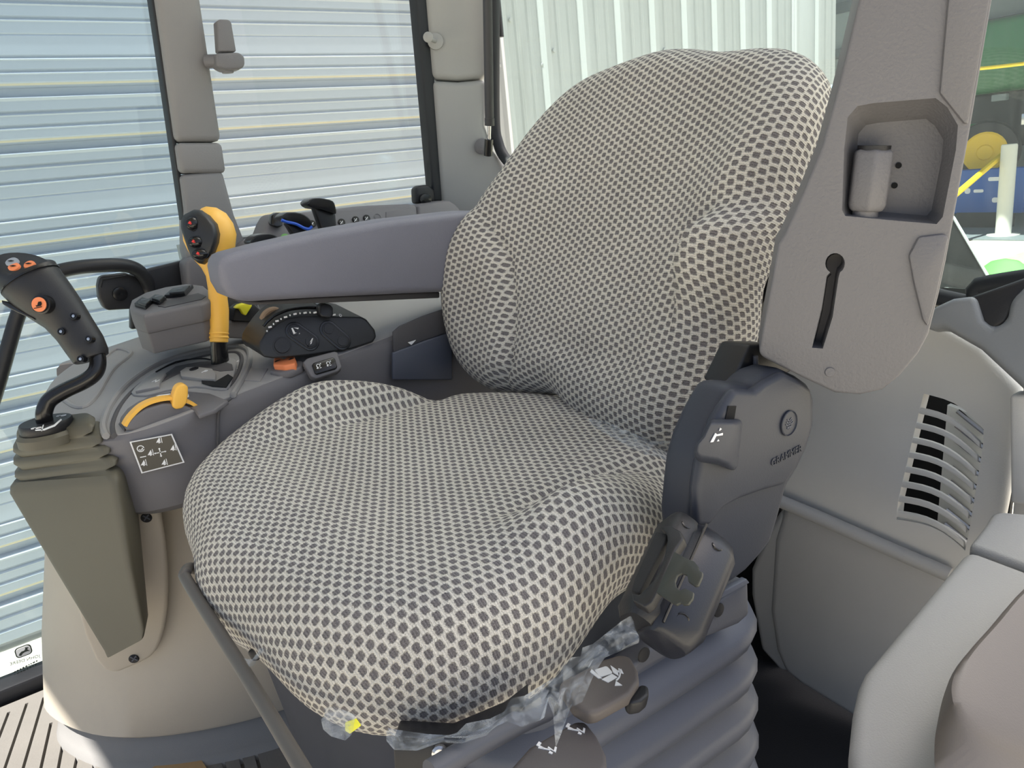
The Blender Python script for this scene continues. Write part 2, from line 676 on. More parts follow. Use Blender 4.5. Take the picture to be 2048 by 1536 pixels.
prof.append((0.0, 0.004))
prof.append((0.010, 0.0))
groove(0.137, 0.016, 0.008)
groove(0.222, 0.016, 0.008)
prof.extend([(0.285, 0.0), (0.31, 0.012), (0.322, 0.028), (0.368, 0.030), (0.384, -0.010), (0.402, 0.0)])
groove(0.475, 0.016, 0.008)
groove(0.560, 0.016, 0.008)
prof.extend([(0.63, 0.0), (0.655, 0.012), (0.667, 0.028), (0.71, 0.030), (0.726, -0.010), (0.745, 0.0)])
groove(0.808, 0.016, 0.008)
groove(0.905, 0.016, 0.008)
prof.append((0.992, 0.0))
prof.append((1.0, 0.004))
me0 = None
for k in range(6):
    ztop = -0.966 + SH * (k + 1)
    if me0 is None:
        bm = bmesh.new()
        fr = [[bm.verts.new((x, d, -f * SH)) for f, d in prof] for x in (DX0, DX1)]
        bk = [[bm.verts.new((x, 0.06, -f * SH)) for f in (0.0, 1.0)] for x in (DX0, DX1)]
        for i in range(len(prof) - 1):
            bm.faces.new((fr[0][i], fr[1][i], fr[1][i + 1], fr[0][i + 1]))
        bm.faces.new((bk[0][0], bk[0][1], bk[1][1], bk[1][0]))
        bm.faces.new((fr[0][0], bk[0][0], bk[1][0], fr[1][0]))
        bm.faces.new((fr[0][-1], fr[1][-1], bk[1][1], bk[0][1]))
        o = finish('door_section', bm, M_DOORP, None, 30)
        me0 = o.data
    else:
        o = bpy.data.objects.new('door_section', me0)
        COL.objects.link(o)
    o.location = (0, YB, ztop)
    adopt(o, door)
    for f in (0.297, 0.642):
        s = box('bounce_strip', (0, 0, 0), (DX1 - DX0, 0.004, 0.012), M_BOUNCE)  # tan bar paints bounced light on the upper lip of the recess
        s.location = ((DX0 + DX1) / 2, YB + 0.006, ztop - f * SH)
        adopt(s, o)

# ribbed steel wall: sheets of three ribs
wall = thing('wall_back', 'white ribbed steel building wall beyond the rear window', 'wall', (2.5, YB, GZ), kind='structure')
RP = 0.305
sec = []


def rib(x, w0, w1, hh):
    sec.extend([(x - w0 / 2, 0), (x - w1 / 2, -hh), (x + w1 / 2, -hh), (x + w0 / 2, 0)])


for i in range(3):
    x = 0.06 + RP * i
    rib(x, 0.085, 0.035, 0.034)
    rib(x + RP * 0.36, 0.040, 0.018, 0.006)
    rib(x + RP * 0.66, 0.040, 0.018, 0.006)
sec = [(0, 0)] + sec + [(RP * 3, 0)]
x0 = 3.106 - 0.06 - RP * 2
me0 = None
for k in range(4):
    if me0 is None:
        bm = bmesh.new()
        lo = [bm.verts.new((x, y, 0)) for x, y in sec]
        hi = [bm.verts.new((x, y, 4.2)) for x, y in sec]
        for i in range(len(sec) - 1):
            bm.faces.new((lo[i], lo[i + 1], hi[i + 1], hi[i]))
        b = [bm.verts.new(p) for p in ((0, .02, 0), (RP * 3, .02, 0), (RP * 3, .02, 4.2), (0, .02, 4.2))]
        bm.faces.new(b)
        o = finish('wall_sheet', bm, M_STEEL, None, 20)
        me0 = o.data
    else:
        o = bpy.data.objects.new('wall_sheet', me0)
        COL.objects.link(o)
    o.location = (x0 + RP * 3 * k, YB, GZ)
    adopt(o, wall)
for (px, py) in ((1000, 131), (1084.5, 129.5), (1165, 129.5), (1107, 101), (1328, 100), (1020, 40)):
    p = at(px, py, Y=YB - 0.002)
    lathe('screw', [(0.0001, -0.012), (0.011, -0.01), (0.013, 0.0)], p, V((0, 1, 0)), M_STEEL, wall, k=10)
box('corner_trim', (5.66, YB + 0.03, GZ + 2.1), (0.30, 0.10, 4.2), M_STEEL, wall, bevel=0.006)
box('corner_trim', (5.80, YB + 0.2, GZ + 2.1), (0.03, 0.5, 4.2), M_STEEL, wall)
box('side_wall', (5.80, YB + 3.2, GZ + 2.1), (0.06, 6.4, 4.2), M_STEEL, wall)
box('door_jamb', (2.53, YB + 0.0, GZ + 2.1), (0.07, 0.09, 4.2), M_STEEL, wall)
box('wall_above_door', (-0.25, YB + 0.02, 3.1), (5.5, 0.06, 1.0), M_STEEL, wall)

# open machine shed farther back
shed = thing('wall_shed', 'dark open machine shed with horizontal steel girts', 'shed', (17, 8, GZ), kind='structure')
SX = 17.0
box('shed_back', (SX, 9.0, GZ + 2.8), (0.1, 14, 5.6), M_SHED, shed)
for k in range(6):
    box('girt', (SX - 0.14, 9.0, GZ + 0.6 + 0.92 * k), (0.18, 14, 0.20), M_SHEDD, shed)
for k in range(5):
    box('shed_post', (SX - 0.3, 3.2 + 2.9 * k, GZ + 2.8), (0.25, 0.25, 5.6), M_SHEDD, shed)
rf = box('roof_shed', (SX - 3.0, 9.0, GZ + 5.7), (8.0, 14, 0.15), M_SHEDD)
tag(rf, 'dark roof of the machine shed', 'roof', kind='structure')
sf = box('floor_shed', (SX - 2.4, 9.0, GZ + 0.01), (4.6, 14, 0.02), M_SHED)
tag(sf, 'grey floor of the machine shed', 'floor', kind='structure')

# green combine in the shed
def wheel(name, c, n, R, w, parent):
    t = lathe('tyre', [(R * .62, -w / 2), (R * .95, -w / 2), (R, -w / 3), (R, w / 3), (R * .95, w / 2), (R * .62, w / 2)], c, n, M_RUB, parent, 24)
    lathe('rim', [(R * .60, w * .40), (R * .66, w * .52), (R * .60, w * .56), (R * .52, w * .52), (R * .26, w * .53), (R * .22, w * .60), (.001, w * .61)], c, n, M_YELM, t, 24)


comb = thing('combine_harvester', 'green harvester parked in the shed, blurred behind the dusty rear glass', 'harvester', (14.6, 6.2, GZ))
cx = 14.7
slab('body', [V((cx, y, z)) for y, z in ((2.5, 1.10), (6.9, 1.10), (7.1, 1.6), (6.7, 2.25), (2.5, 2.3))], V((1.5, 0, 0)), M_GREENM, comb, 0.12)
slab('lower_body', [V((cx + .3, y, z)) for y, z in ((2.5, 0.2), (6.6, 0.2), (6.8, 1.10), (2.5, 1.10))], V((1.2, 0, 0)), M_SHEDD, comb, 0.05)
wheel('wheel', at(1972, 304, X=cx - .3), V((-1, -.3, 0)), 0.50, 0.3, comb)
for i in range(26):
    y = 2.7 + 4.0 * random.random()
    z = -0.2 + 1.4 * random.random()
    box('linkage', (cx - 0.1 - 0.15 * random.random(), y, z), (0.12, 0.1 + 0.3 * random.random(), 0.05 + 0.15 * random.random()),
        random.choice((M_SHEDD, M_GREENM, M_METAL, M_SHED, M_SHEDD)), comb, bevel=0.01)

# blue tote, post, rope
tote = thing('blue_tote', 'blue plastic tote with small white lettering on the yard', 'tote', (13.7, 4.6, GZ))
q = at(1968, 383, X=13.6)
tw = box('shell', (13.7, q.y, GZ + 0.55), (0.2, 1.15, 0.70), M_BLUEM, tote, bevel=0.03)
tw.location = (0, 0, 0)
zc = q.z
for o in (tw,):
    for v in o.data.vertices:
        v.co.z += zc - (GZ + 0.55)
slab('foot', [V((13.6, q.y - .4, GZ)), V((13.8, q.y - .4, GZ)), V((13.8, q.y + .4, GZ)), V((13.6, q.y + .4, GZ))], V((0, 0, max(0.05, zc - 0.33 - GZ))), M_SHEDD, tote)
for (px, py, w, h) in ((1988, 358, .17, .06), (1935, 382, .09, .09), (1957, 382, .15, .05), (1990, 400, .09, .08)):
    c = at(px, py, X=13.595)
    ink('white_mark', [rrect(w, h, h * .4)], c, V((0, -1, 0)), V((0, 0, 1)), M_WHITE, tote, 0.003)

pb = at(2006, 470, Z=GZ + 0.02)
pt = at(2021, 288, X=pb.x)
post = thing('rope_post', 'white painted post holding up the yellow rope', 'post', (pb.x, pb.y, GZ))
R = 0.5 * 28 / F_PX * (pb - EYE).dot(FWD)
lathe('shaft', [(R, 0), (R, pt.z - GZ - .02), (R * .9, pt.z - GZ)], (pb.x, pb.y, GZ), V((0, 0, 1)), M_POST, post)
lathe('foot_plate', [(R * 2.1, 0), (R * 2.1, .03), (R * 1.2, .04)], (pb.x, pb.y, GZ), V((0, 0, 1)), M_POST, post, 12)
D0 = (pb - EYE).dot(FWD)


def chain(name, label, pts, r):
    o = tube(name, [V(p) for p in pts], r, M_ROPE, None, 8, 4)
    # twist bumps of the laid rope
    for i, v in enumerate(o.data.vertices):
        k = (i // 8) % 2
        if k:
            v.co += (v.co - V(pts[0])).normalized() * 0.0
    return tag(o, label, 'rope')


chain('yellow_rope', 'yellow rope sloping down from the top of the white post', [at(2018, 298, D=D0), at(1990, 322, D=D0 * .985), at(1955, 352, D=D0 * .97), at(1915, 386, D=D0 * .95), at(1850, 440, D=D0 * .92)], 0.5 * 11 / F_PX * D0)
chain('yellow_rope', 'thin yellow rope strung level high across the green harvester', [at(1900, 142, D=10.5), at(1980, 135, D=10.2), at(2100, 121, D=9.6)], 0.5 * 7 / F_PX * 10)

# tractor's own rear mudguard flap seen through the rear side glass
fl = slab('mudguard_flap', [at(*p, X=1.25) for p in ((1862, 405), (1893, 420), (1908, 436), (1985, 568), (1990, 640), (1990, 1560), (1862, 1560))], V((0.02, 0.012, 0)), M_DARK, None, 0.004)
tag(fl, 'dark mudguard flap with a painted-on lit edge outside the rear glass', 'mudguard')
tube('edge_glint', [at(*p, X=1.247) for p in ((1893, 420), (1908, 436), (1985, 568))], 0.0022, M_WHITE, fl, 8)  # white tube stands in for light catching the edge of the flap
gm = lathe('green_cap', [(0.16, 0), (0.15, 0.10), (0.08, 0.16), (0.001, 0.18)], at(2006, 572, D=5.0), V((0, 0, 1)), plastic('lime_green', (96, 214, 84), 0.5), None)
tag(gm, 'bright green cap low outside beside the dark mudguard flap', 'cap')

# ================================================================== cab shell
floor = box('floor', (0.05, 0.60, 0.005), (2.0, 1.72, 0.05), M_MATD)
tag(floor, 'dark cab floor under the ribbed mat', 'floor', kind='structure')
HX0, HX1, HY0, HY1 = 0.40, 1.02, 0.42, 1.24          # unseen glazed opening, added to bring skylight onto seat and console
bm = bmesh.new()
RX0, RX1, RY0, RY1 = -0.835, 1.21, 0.06, 1.48
for x0, x1, y0, y1 in ((RX0, HX0, RY0, RY1), (HX1, RX1, RY0, RY1), (HX0, HX1, RY0, HY0), (HX0, HX1, HY1, RY1)):
    add_box(bm, ((x0 + x1) / 2, (y0 + y1) / 2, 1.80), (x1 - x0, y1 - y0, 0.10))
bmesh.ops.remove_doubles(bm, verts=bm.verts, dist=1e-4)
ceiling = finish('ceiling', bm, M_ROOF)
added_pane = box('added_skylight', ((HX0 + HX1) / 2, (HY0 + HY1) / 2, 1.80), (HX1 - HX0, HY1 - HY0, 0.006), M_GLASS)
tag(added_pane, 'unseen clear roof pane added above the seat to let skylight in', 'window', kind='structure')
tag(ceiling, 'pale cab roof lining above the seat', 'ceiling', kind='structure')

# ---- side window panes and pillars on the far (right-hand) side
YG = 1.42
UP = V((0, 0, 1))


def pane(name, pts, vec, mat, label):
    o = slab(name, pts, vec, mat)
    return tag(o, label, 'window', kind='structure')


pane('window_1', [V((-0.78, YG, 0.03)), V((0.36, YG, 0.03)), V((0.40, YG, 1.74)), V((-0.78, YG, 1.74))], V((0, 0.005, 0)), M_GLASST,
     'tinted side door glass left of the taupe pillar')
pane('window_2', [V((0.37, YG + .01, 0.70)), V((0.90, YG + .01, 0.70)), V((0.92, YG + .01, 1.74)), V((0.40, YG + .01, 1.74))], V((0, 0.005, 0)), M_GLASS,
     'clear side pane between the taupe pillar and the rear corner pillar')
XR = 0.97
pane('window_3', [V((XR, 0.18, 0.60)), V((XR, 1.29, 0.60)), V((XR, 1.29, 1.74)), V((XR, 0.18, 1.74))], V((0.005, 0, 0)), M_GLASSR,
     'dusty rear window behind the seat back')


def ext(pa, pb, y):
    """point on the pixel line pa-pb at height y, to carry an edge out of frame"""
    t = (y - pa[1]) / (pb[1] - pa[1])
    return (pa[0] + (pb[0] - pa[0]) * t, y)


bp = thing('trim_1', 'taupe pillar between the two side panes', 'pillar', at(420, 520, Y=1.38), kind='structure')


def strip(l0, l1, r0, r1, ya, yb, Y, th, name, mat, parent, bev=0.006):
    p = [ext(l0, l1, ya), ext(r0, r1, ya), ext(r0, r1, yb), ext(l0, l1, yb)]
    return slab(name, [at(*q, Y=Y) for q in p], V((0, th, 0)), mat, parent, bev)


L0, L1, R0, R1 = (313, 0), (372, 420), (402, 0), (462, 400)
strip(L0, L1, R0, R1, -900, 283, 1.375, 0.05, 'upper_cover', M_PILB, bp, .01)
strip(L0, L1, R0, R1, 285, 346, 1.373, 0.05, 'middle_cover', M_PILB, bp, .008)
slab('lower_cover', [at(*q, Y=1.376) for q in ((362, 349), (446, 341), (470, 430), (490, 480), (480, 520), (380, 530), (372, 500), (371, 420))], V((0, .05, 0)), M_PILB, bp, .008)
strip((303, 0), (364, 420), (313, 0), (372, 420), -900, 525, 1.39, 0.03, 'window_seal', M_RUB, bp, .002)
slab('sill_block', [at(*q, Y=1.36) for q in ((370, 524), (384, 514), (440, 505), (470, 520), (460, 600), (380, 600))], V((0, .05, 0)), M_CONS, bp, .008)

sl_ = slab('trim_2', [at(*q, Y=1.405) for q in ((262, 546), (376, 519), (376, 640), (262, 660))], V((0, .02, 0)), M_BLACK, None, .004)
tag(sl_, 'black window sill frame at the foot of the taupe pillar', 'trim', kind='structure')
wr = box('wall_right', (0.66, 1.45, 0.36), (0.64, 0.05, 0.72), M_PILR)
tag(wr, 'pale cab side wall below the clear side pane', 'wall', kind='structure')
ds = box('trim_3', (-0.20, 1.41, 0.045), (1.16, 0.05, 0.05), M_BLACK, bevel=.006)
tag(ds, 'grey door sill strip along the far edge of the floor', 'sill', kind='structure')

cp = thing('trim_4', 'pale rear corner pillar carrying the gas strut', 'pillar', (0.90, 1.34, 0.7), kind='structure')
CPL = plane3(at(850, 0, Y=1.39), at(866, 200, Y=1.39), at(973, 100, X=0.955))
uv_ = [ext((849, 0), (866, 200), -800), ext((976, 0), (972, 155), -800)]
slab('upper_cover', [at(*q, pl=CPL) for q in (uv_[0], uv_[1], (972, 155), (915, 160), (862, 157))], -CPL[1] * .06, M_PILR, cp, .012, 4)
slab('lower_cover', [at(*q, pl=CPL) for q in ((862, 160), (915, 163), (972, 158), (969, 250), (985, 300), (1010, 330), (1060, 380), (1050, 520), (900, 520), (880, 400))],
     -CPL[1] * .06, M_PILR, cp, .012, 4)
slab('window_frame', [at(*q, Y=1.392) for q in (ext((833, 0), (868, 395), -800), ext((860, 0), (886, 395), -800), (886, 402), (868, 402))], V((0, .03, 0)), M_RUB, cp, .004)
lt = slab('window_latch', [at(*q, Y=1.38) for q in ((832, 376), (840, 371), (858, 369), (870, 380), (872, 404), (834, 408))], V((0, .025, 0)), M_BLACK, cp, .006)
lathe('knob', [(0.0001, .012), (.009, .011), (.011, .004), (.011, 0)], at(850, 398, Y=1.372), V((0, -1, 0)), M_BLACKG, lt, 16)
# rear wall below the rear window
wrb = slab('wall_rear', [V((XR - .01, 0.60, 0.0)), V((XR - .01, 1.42, 0.0)), V((XR - .01, 1.42, 0.70)), V((XR - .01, 0.60, 0.70))], V((.05, 0, 0)), M_PILR)
tag(wrb, 'pale cab rear wall behind the seat', 'wall', kind='structure')
rs = tube('rear_window_seal', [at(*q, X=XR - .012) for q in ((988, -500), (988, 0), (989, 230), (996, 285), (1012, 318), (1045, 345), (1100, 352), (1400, 420), (1880, 596), (1960, 572), (2060, 556))], .011, M_RUB, None, 10, 5)
tag(rs, 'black rubber seal around the lower edge of the rear window', 'seal', kind='structure')

gs = thing('gas_strut', 'black gas strut standing beside the rear corner pillar', 'strut', at(977, 300, X=.90))
tube('cylinder', [at(972, -500, X=.90), at(975, 0, X=.90), at(979, 250, X=.90)], .0088, M_BLACK, gs, 16)
tube('collar', [at(979, 236, X=.90), at(979, 251, X=.90)], .0096, M_BLACK, gs, 16)
tube('rod', [at(979, 250, X=.90), at(978, 285, X=.90)], .0034, M_METAL, gs, 10)
tube('ball_socket', [at(978, 278, X=.90), at(976, 311, X=.90)], .0085, M_BLACKG, gs, 14)
lathe('mount_disc', [(.0155, 0), (.0155, .004), (.012, .006), (.0001, .007)], at(964, 293, pl=CPL, h=.004), CPL[1], M_PIL, gs, 24)

wp = tube('rear_wiper', [at(*q, X=XR + .03) for q in ((988, -260), (995, 0), (1002, 74))], .0062, M_BLACK, None, 10)
tag(wp, 'black rear wiper stub hanging at the top corner of the rear window', 'wiper')

hk = thing('coat_hook', 'pale grey peg with round ends on the corner pillar', 'hook', at(870, 83, pl=CPL))
p1 = at(871, 83, pl=CPL, h=.002)
p2 = p1 + CPL[1] * .03 + V((-.022, -.012, 0))
lathe('base_disc', [(.0155, 0), (.015, .003), (.006, .006)], p1, CPL[1], M_PILR, hk, 24)
tube('shank', [p1, p2], .0042, M_PILR, hk, 12)
d_ = (p2 - p1).normalized()
lathe('head', [(.0095, 0), (.0095, .003), (.006, .005), (.0001, .0055)], p2, d_, M_PILR, hk, 20)

pv = thing('blind_lever', 'taupe pivoting lever standing out from the top of the taupe pillar', 'lever', at(425, 125, Y=1.36))
tube('arm', [at(414, 123, Y=1.37), at(444, 122, Y=1.35)], .0105, M_PIL, pv, 16)
hb = [at(*q, Y=1.335) for q in ((432, 106), (478, 104), (490, 112), (491, 130), (484, 138), (450, 141), (434, 132))]
slab('hub', hb, V((0, .03, 0)), M_PIL, pv, .005)
slab('paddle', [at(*q, Y=1.34) for q in ((434, 42), (440, 38), (458, 39), (463, 44), (473, 103), (438, 103))], V((0, .022, 0)), M_PIL, pv, .005)
lathe('pin', [(.010, 0), (.009, .004), (.0001, .005)], at(455, 141, Y=1.35), V((0, 0, -1)), M_PIL, pv, 14)

# front corner of the cab, out of frame: windscreen pillars carry the roof
for i, y in enumerate((0.24, 1.43)):
    o = box('trim_%d' % (5 + i), (-0.74, y, 0.9), (0.08, 0.06, 1.8), M_PIL)
    tag(o, ('near', 'far')[i] + ' windscreen pillar of the cab', 'pillar', kind='structure')

# ---- floor mat with its fanned grooves
FZ = 0.05
mat = slab('floor_mat', [V((-0.62, -0.1, FZ)), V((0.62, -0.1, FZ)), V((0.62, 1.37, FZ)), V((-0.62, 1.37, FZ))], V((0, 0, -.019)), M_MAT)
tag(mat, 'grey ribbed rubber floor mat, partly in sun', 'mat')
gr = []


def gpx(cx_, cy_):
    return (cx_ * .24414, 1250 + cy_ * .24414)


for a, b in (((0, 900), (72, 712)), ((40, 1171), (220, 640)), ((190, 1171), (360, 590)), ((335, 1171), (418, 800)), ((478, 1171), (526, 910)), ((612, 1171), (650, 990)),
             ((768, 1171), (787, 985)), ((920, 1171), (927, 975)), ((1065, 1171), (1062, 1050)), ((1212, 1171), (1212, 1108)), ((1826, 1120), (1802, 1043)),
             ((1985, 1150), (1955, 1025)), ((2120, 1150), (2085, 1015))):
    pa, pb_ = at(*gpx(*a), Z=FZ), at(*gpx(*b), Z=FZ)
    d = (pb_ - pa).normalized()
    pa = pa - d * .22
    s = d.cross(UP) * .0022
    gr.append(slab('groove', [pa - s + UP * .004, pa + s + UP * .004, pb_ + s + UP * .004, pb_ - s + UP * .004], V((0, 0, -.012)), M_MATD))
cut(mat, gr)
cd = slab('cardboard_scrap', [at(*q, Z=FZ + .004) for q in ((270, 1570), (306, 1534), (345, 1513), (368, 1501), (378, 1499), (392, 1508), (404, 1522), (416, 1540), (420, 1600))], V((0, 0, -.0035)), M_CARD, None)
tag(cd, 'torn piece of brown cardboard lying on the floor mat', 'cardboard')

# ---- stickers on the lower corner of the door glass, read from behind
st = thing('glass_sticker', 'dark maker emblem and mirrored small print on the door glass', 'sticker', at(40, 1330, Y=YG - .001))
M_INK = plastic('sticker_ink', (44, 52, 46), 0.6, var=0)
eo = at(47, 1302, Y=YG - .001)
ex_, ey_ = V((1, 0, 0)), UP
outer = rrect(.024, .019, .006)
ink('emblem_rim', [outer], eo, ex_, ey_, M_INK, st)
ink('emblem_field', [rrect(.0205, .0155, .005)], eo + V((0, -.0007, 0)), ex_, ey_, M_WHITE, st)
deer = [(-.008, -.004), (-.006, -.001), (-.003, .001), (.001, .001), (.003, .003), (.0035, .006), (.006, .005), (.0085, .004), (.006, .0025), (.006, 0), (.0085, -.003), (.005, -.002), (.001, -.002), (-.002, -.003), (-.005, -.006)]
ink('leaping_deer', [deer], eo + V((0, -.0014, 0)), ex_, ey_, M_INK, st)
text('lettering', 'JOHN DEERE', at(50, 1320, Y=YG - .001), V((-1, 0, .12)), UP, .0075, M_INK, st)
random.seed(3)
for r_, (py, n_) in enumerate(((1331, 9), (1337, 8), (1343, 9), (1349, 4), (1353, 4))):
    polys = []
    x = -.02
    for i in range(n_):
        w = .0018 + .0022 * random.random()
        polys.append([(x, -.0011), (x + w, -.0011), (x + w, .0011), (x, .0011)])
        x += w + .0014
    ink('small_print', polys, at(55, py, Y=YG - .001), V((1, 0, .12)).normalized(), UP, M_INK, st, .0004)

om = thing('outside_mirror', 'pale blue edge of an outside mirror showing behind the seat back', 'mirror', at(1628, 250, X=1.15))
mc = at(1630, 252, X=1.15)
mh = lathe('mirror_head', [(.001, .0), (.04, .006), (.054, .02), (.058, .04), (.04, .055)], mc, V((-.6, -.75, 0)), plastic('mirror_glass', (170, 200, 220), .08, metal=.6, var=0), om, 28)
tube('arm', [mc + V((.02, .02, 0)), at(1780, 330, X=1.22), at(1885, 520, X=1.258)], .008, M_BLACK, om, 10)

# ================================================================== rear left of the cab: panels, vent, fender covers
XP = 0.82
PN = V((-1, -.10, .08)).normalized()
PLU = (at(1700, 900, X=XP), PN)
PLL = (at(1700, 1150, X=XP - .012), V((-1, -.10, -.02)).normalized())
rp = thing('wall_left', 'beige rear cab panel with the curved vent', 'wall', at(1700, 1300, X=XP), kind='structure')
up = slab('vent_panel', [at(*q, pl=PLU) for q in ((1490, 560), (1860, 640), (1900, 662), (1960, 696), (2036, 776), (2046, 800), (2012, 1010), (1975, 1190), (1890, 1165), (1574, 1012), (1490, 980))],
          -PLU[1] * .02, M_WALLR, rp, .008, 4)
# the vent: one opening, nine curved slats between ten slots
slots = []
for k in range(9):
    f = k / 8
    lx, ly = 1833 + (1778 - 1833) * f, 803 + (1040 - 803) * f
    rx, ry = 1954 + (1917 - 1954) * f, 876 + (1104 - 876) * f
    slots.append(((lx, ly), (rx, ry)))


def slot_curve(a, b, off, n=7):
    out = []
    for i in range(n):
        t = i / (n - 1)
        x = a[0] + (b[0] - a[0]) * t
        y = a[1] + (b[1] - a[1]) * t - 22 * math.sin(math.pi * t) * (0.55 + .45 * t) + off
        out.append((x, y))
    return out


cutters = []
ol = [s[0] for s in slots]
orr = [s[1] for s in slots]
opening = slot_curve(*slots[0], -9) + [(q[0] + 3, q[1]) for q in orr[1:-1]] + slot_curve(*slots[-1], 9)[::-1] + [(q[0] - 3, q[1]) for q in ol[1:-1]][::-1]
cutters.append(slab('c', [at(*q, pl=PLU, h=.02) for q in opening], -PLU[1] * .08, M_WALLR))
cut(up, cutters)
for k in range(8):
    (a0, b0), (a1, b1) = slots[k], slots[k + 1]
    ma, mb = ((a0[0] + a1[0]) / 2 - 8, (a0[1] + a1[1]) / 2), ((b0[0] + b1[0]) / 2 + 8, (b0[1] + b1[1]) / 2)
    c0 = slot_curve(ma, mb, -6, 9)
    c1 = slot_curve(ma, mb, 6, 9)
    slab('slat', [at(*q, pl=PLU, h=-.0005) for q in c0 + c1[::-1]], -PLU[1] * .005, M_WALLR, up, .0012, 2)
slab('duct', [at(*q, pl=PLU, h=-.07) for q in ((1700, 740), (2050, 740), (2000, 1200), (1680, 1200))], -PLU[1] * .01, M_DARK, rp)
dp = slab('duct_plate', [at(*q, pl=PLU, h=-.05) for q in ((1895, 810), (1975, 840), (1935, 1100), (1872, 1075))], -PLU[1] * .01, plastic('duct_grey', (196, 198, 196), .5), rp)
for k in range(9):
    f = k / 8
    tube('fin', [at(1915 - 25 * f, 822 + 225 * f, pl=PLU, h=-.046), at(1970 - 25 * f, 866 + 225 * f, pl=PLU, h=-.046)], .0028, M_METAL, dp, 6)

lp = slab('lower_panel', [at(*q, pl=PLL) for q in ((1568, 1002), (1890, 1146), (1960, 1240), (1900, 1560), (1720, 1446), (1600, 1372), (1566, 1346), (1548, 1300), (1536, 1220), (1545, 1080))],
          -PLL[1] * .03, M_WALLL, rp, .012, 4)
lc = slab('lower_corner', [at(*q, pl=PLL, h=-.004) for q in ((1560, 1020), (1580, 1040), (1592, 1180), (1590, 1340), (1562, 1346), (1520, 1300), (1500, 1190), (1500, 1140), (1530, 1070))],
          -PLL[1] * .05, M_WALLL, rp, .016, 5)
tube('ledge', [at(*q, pl=PLL, h=.004) for q in ((1560, 1002), (1640, 1036), (1780, 1098), (1900, 1150))], .0085, M_WALLL, rp, 12, 4)

# moulded roll under the rear side glass
rl = thing('trim_7', 'beige moulded roll under the rear side glass with a black insert', 'trim', at(1950, 650, X=.80), kind='structure')
PLR = (at(1950, 650, X=.80), V((-1, -.15, .35)).normalized())
slab('roll', [at(*q, pl=PLR) for q in ((1842, 636), (1870, 612), (1905, 596), (1950, 590), (1966, 640), (1985, 656), (2012, 640), (2020, 600), (2060, 560), (2100, 560), (2100, 812), (2048, 780), (1960, 698), (1885, 655), (1850, 660))],
     -PLR[1] * .035, plastic('roll_trim', (128, 131, 134), .45, .3, 600), rl, .012, 5)
slab('insert', [at(*q, pl=PLR, h=-.006) for q in ((1930, 596), (2060, 550), (2070, 600), (2030, 610), (2014, 645), (1985, 664), (1955, 650))], -PLR[1] * .02, M_BLACK, rl, .005)
box('side_strip', at(2036, 900, X=.83) + V((0.0, -.02, 0)), (.02, .035, .22), M_WALLR, rl, bevel=.004)
slab('corner_block', [at(*q, X=.80) for q in ((2018, 790), (2060, 790), (2060, 1012), (2020, 1008))], V((.02, 0, 0)), M_WALLR, rl, .004)

cpt = slab('carpet', [V((.30, .22, .034)), V((.86, .22, .034)), V((.86, 1.0, .034)), V((.30, 1.0, .034))], V((0, 0, -.003)), M_CARPET)
tag(cpt, 'black carpet in the corner behind the seat base', 'carpet', kind='structure')
bw = slab('wall_bulkhead', [V((.86, .60, .03)), V((.86, 1.40, .03)), V((.86, 1.40, .50)), V((.86, .60, .50))], V((.02, 0, 0)), M_CARPET)
tag(bw, 'black bulkhead behind the seat base', 'bulkhead', kind='structure')

# near fender cover
fc = thing('fender_cover', 'large beige fender cover in the near corner with a seam across', 'cover', at(1850, 1500, D=.56))
PF = plane3(at(1720, 1360, D=.60), at(1990, 1020, D=.74), at(2048, 1400, D=.56))
slab('lower_shell', [at(*q, pl=PF) for q in ((1708, 1560), (1697, 1500), (1705, 1420), (1716, 1368), (1730, 1338), (1800, 1255), (1936, 1094), (2120, 1162), (2120, 1600), (1720, 1600))],
     -PF[1] * .10, M_NEAR, fc, .010, 4)
slab('upper_shell', [at(*q, pl=PF, h=.0006) for q in ((1937, 1090), (1972, 1045), (1984, 1026), (2000, 1020), (2120, 1030), (2120, 1158))], -PF[1] * .10, M_NEAR, fc, .006, 4)

cv = thing('cover_box', 'rounded pinkish beige box cover cut by the frame corner', 'cover', at(2000, 1500, D=.47))
pairs = [((2300, 980), (2300, 990)), ((2140, 1108), (2136, 1116)), ((2048, 1178), (2040, 1188)), ((1990, 1244), (1974, 1262)), ((1935, 1306), (1914, 1332)), ((1908, 1352), (1889, 1386)), ((1904, 1392), (1876, 1440)), ((1920, 1434), (1869, 1492)),
         ((1965, 1476), (1874, 1560)), ((2048, 1512), (1910, 1650)), ((2140, 1530), (2010, 1720)), ((2300, 1545), (2300, 1740))]
PC = plane3(at(1910, 1370, D=.475), at(2048, 1178, D=.56), at(2048, 1512, D=.455))
r3 = [at(*a, pl=PC, h=.0) for a, b in pairs]
ctr = sum(r3, V()) / len(r3)
r4 = [p + (ctr - p) * .05 + PC[1] * .003 for p in r3]
r2 = [at(*b, pl=PC, h=-.022) for a, b in pairs]
r2b = [(p * .25 + q * .75) + PC[1] * .002 for p, q in zip(r2, r3)]
r1 = [p + (p - EYE).normalized() * .03 for p in r2]
loft('shell', [spline(r, 4, True) for r in (r1, r2, r2b, r3, r4)], M_COVER, cv, angle=60)

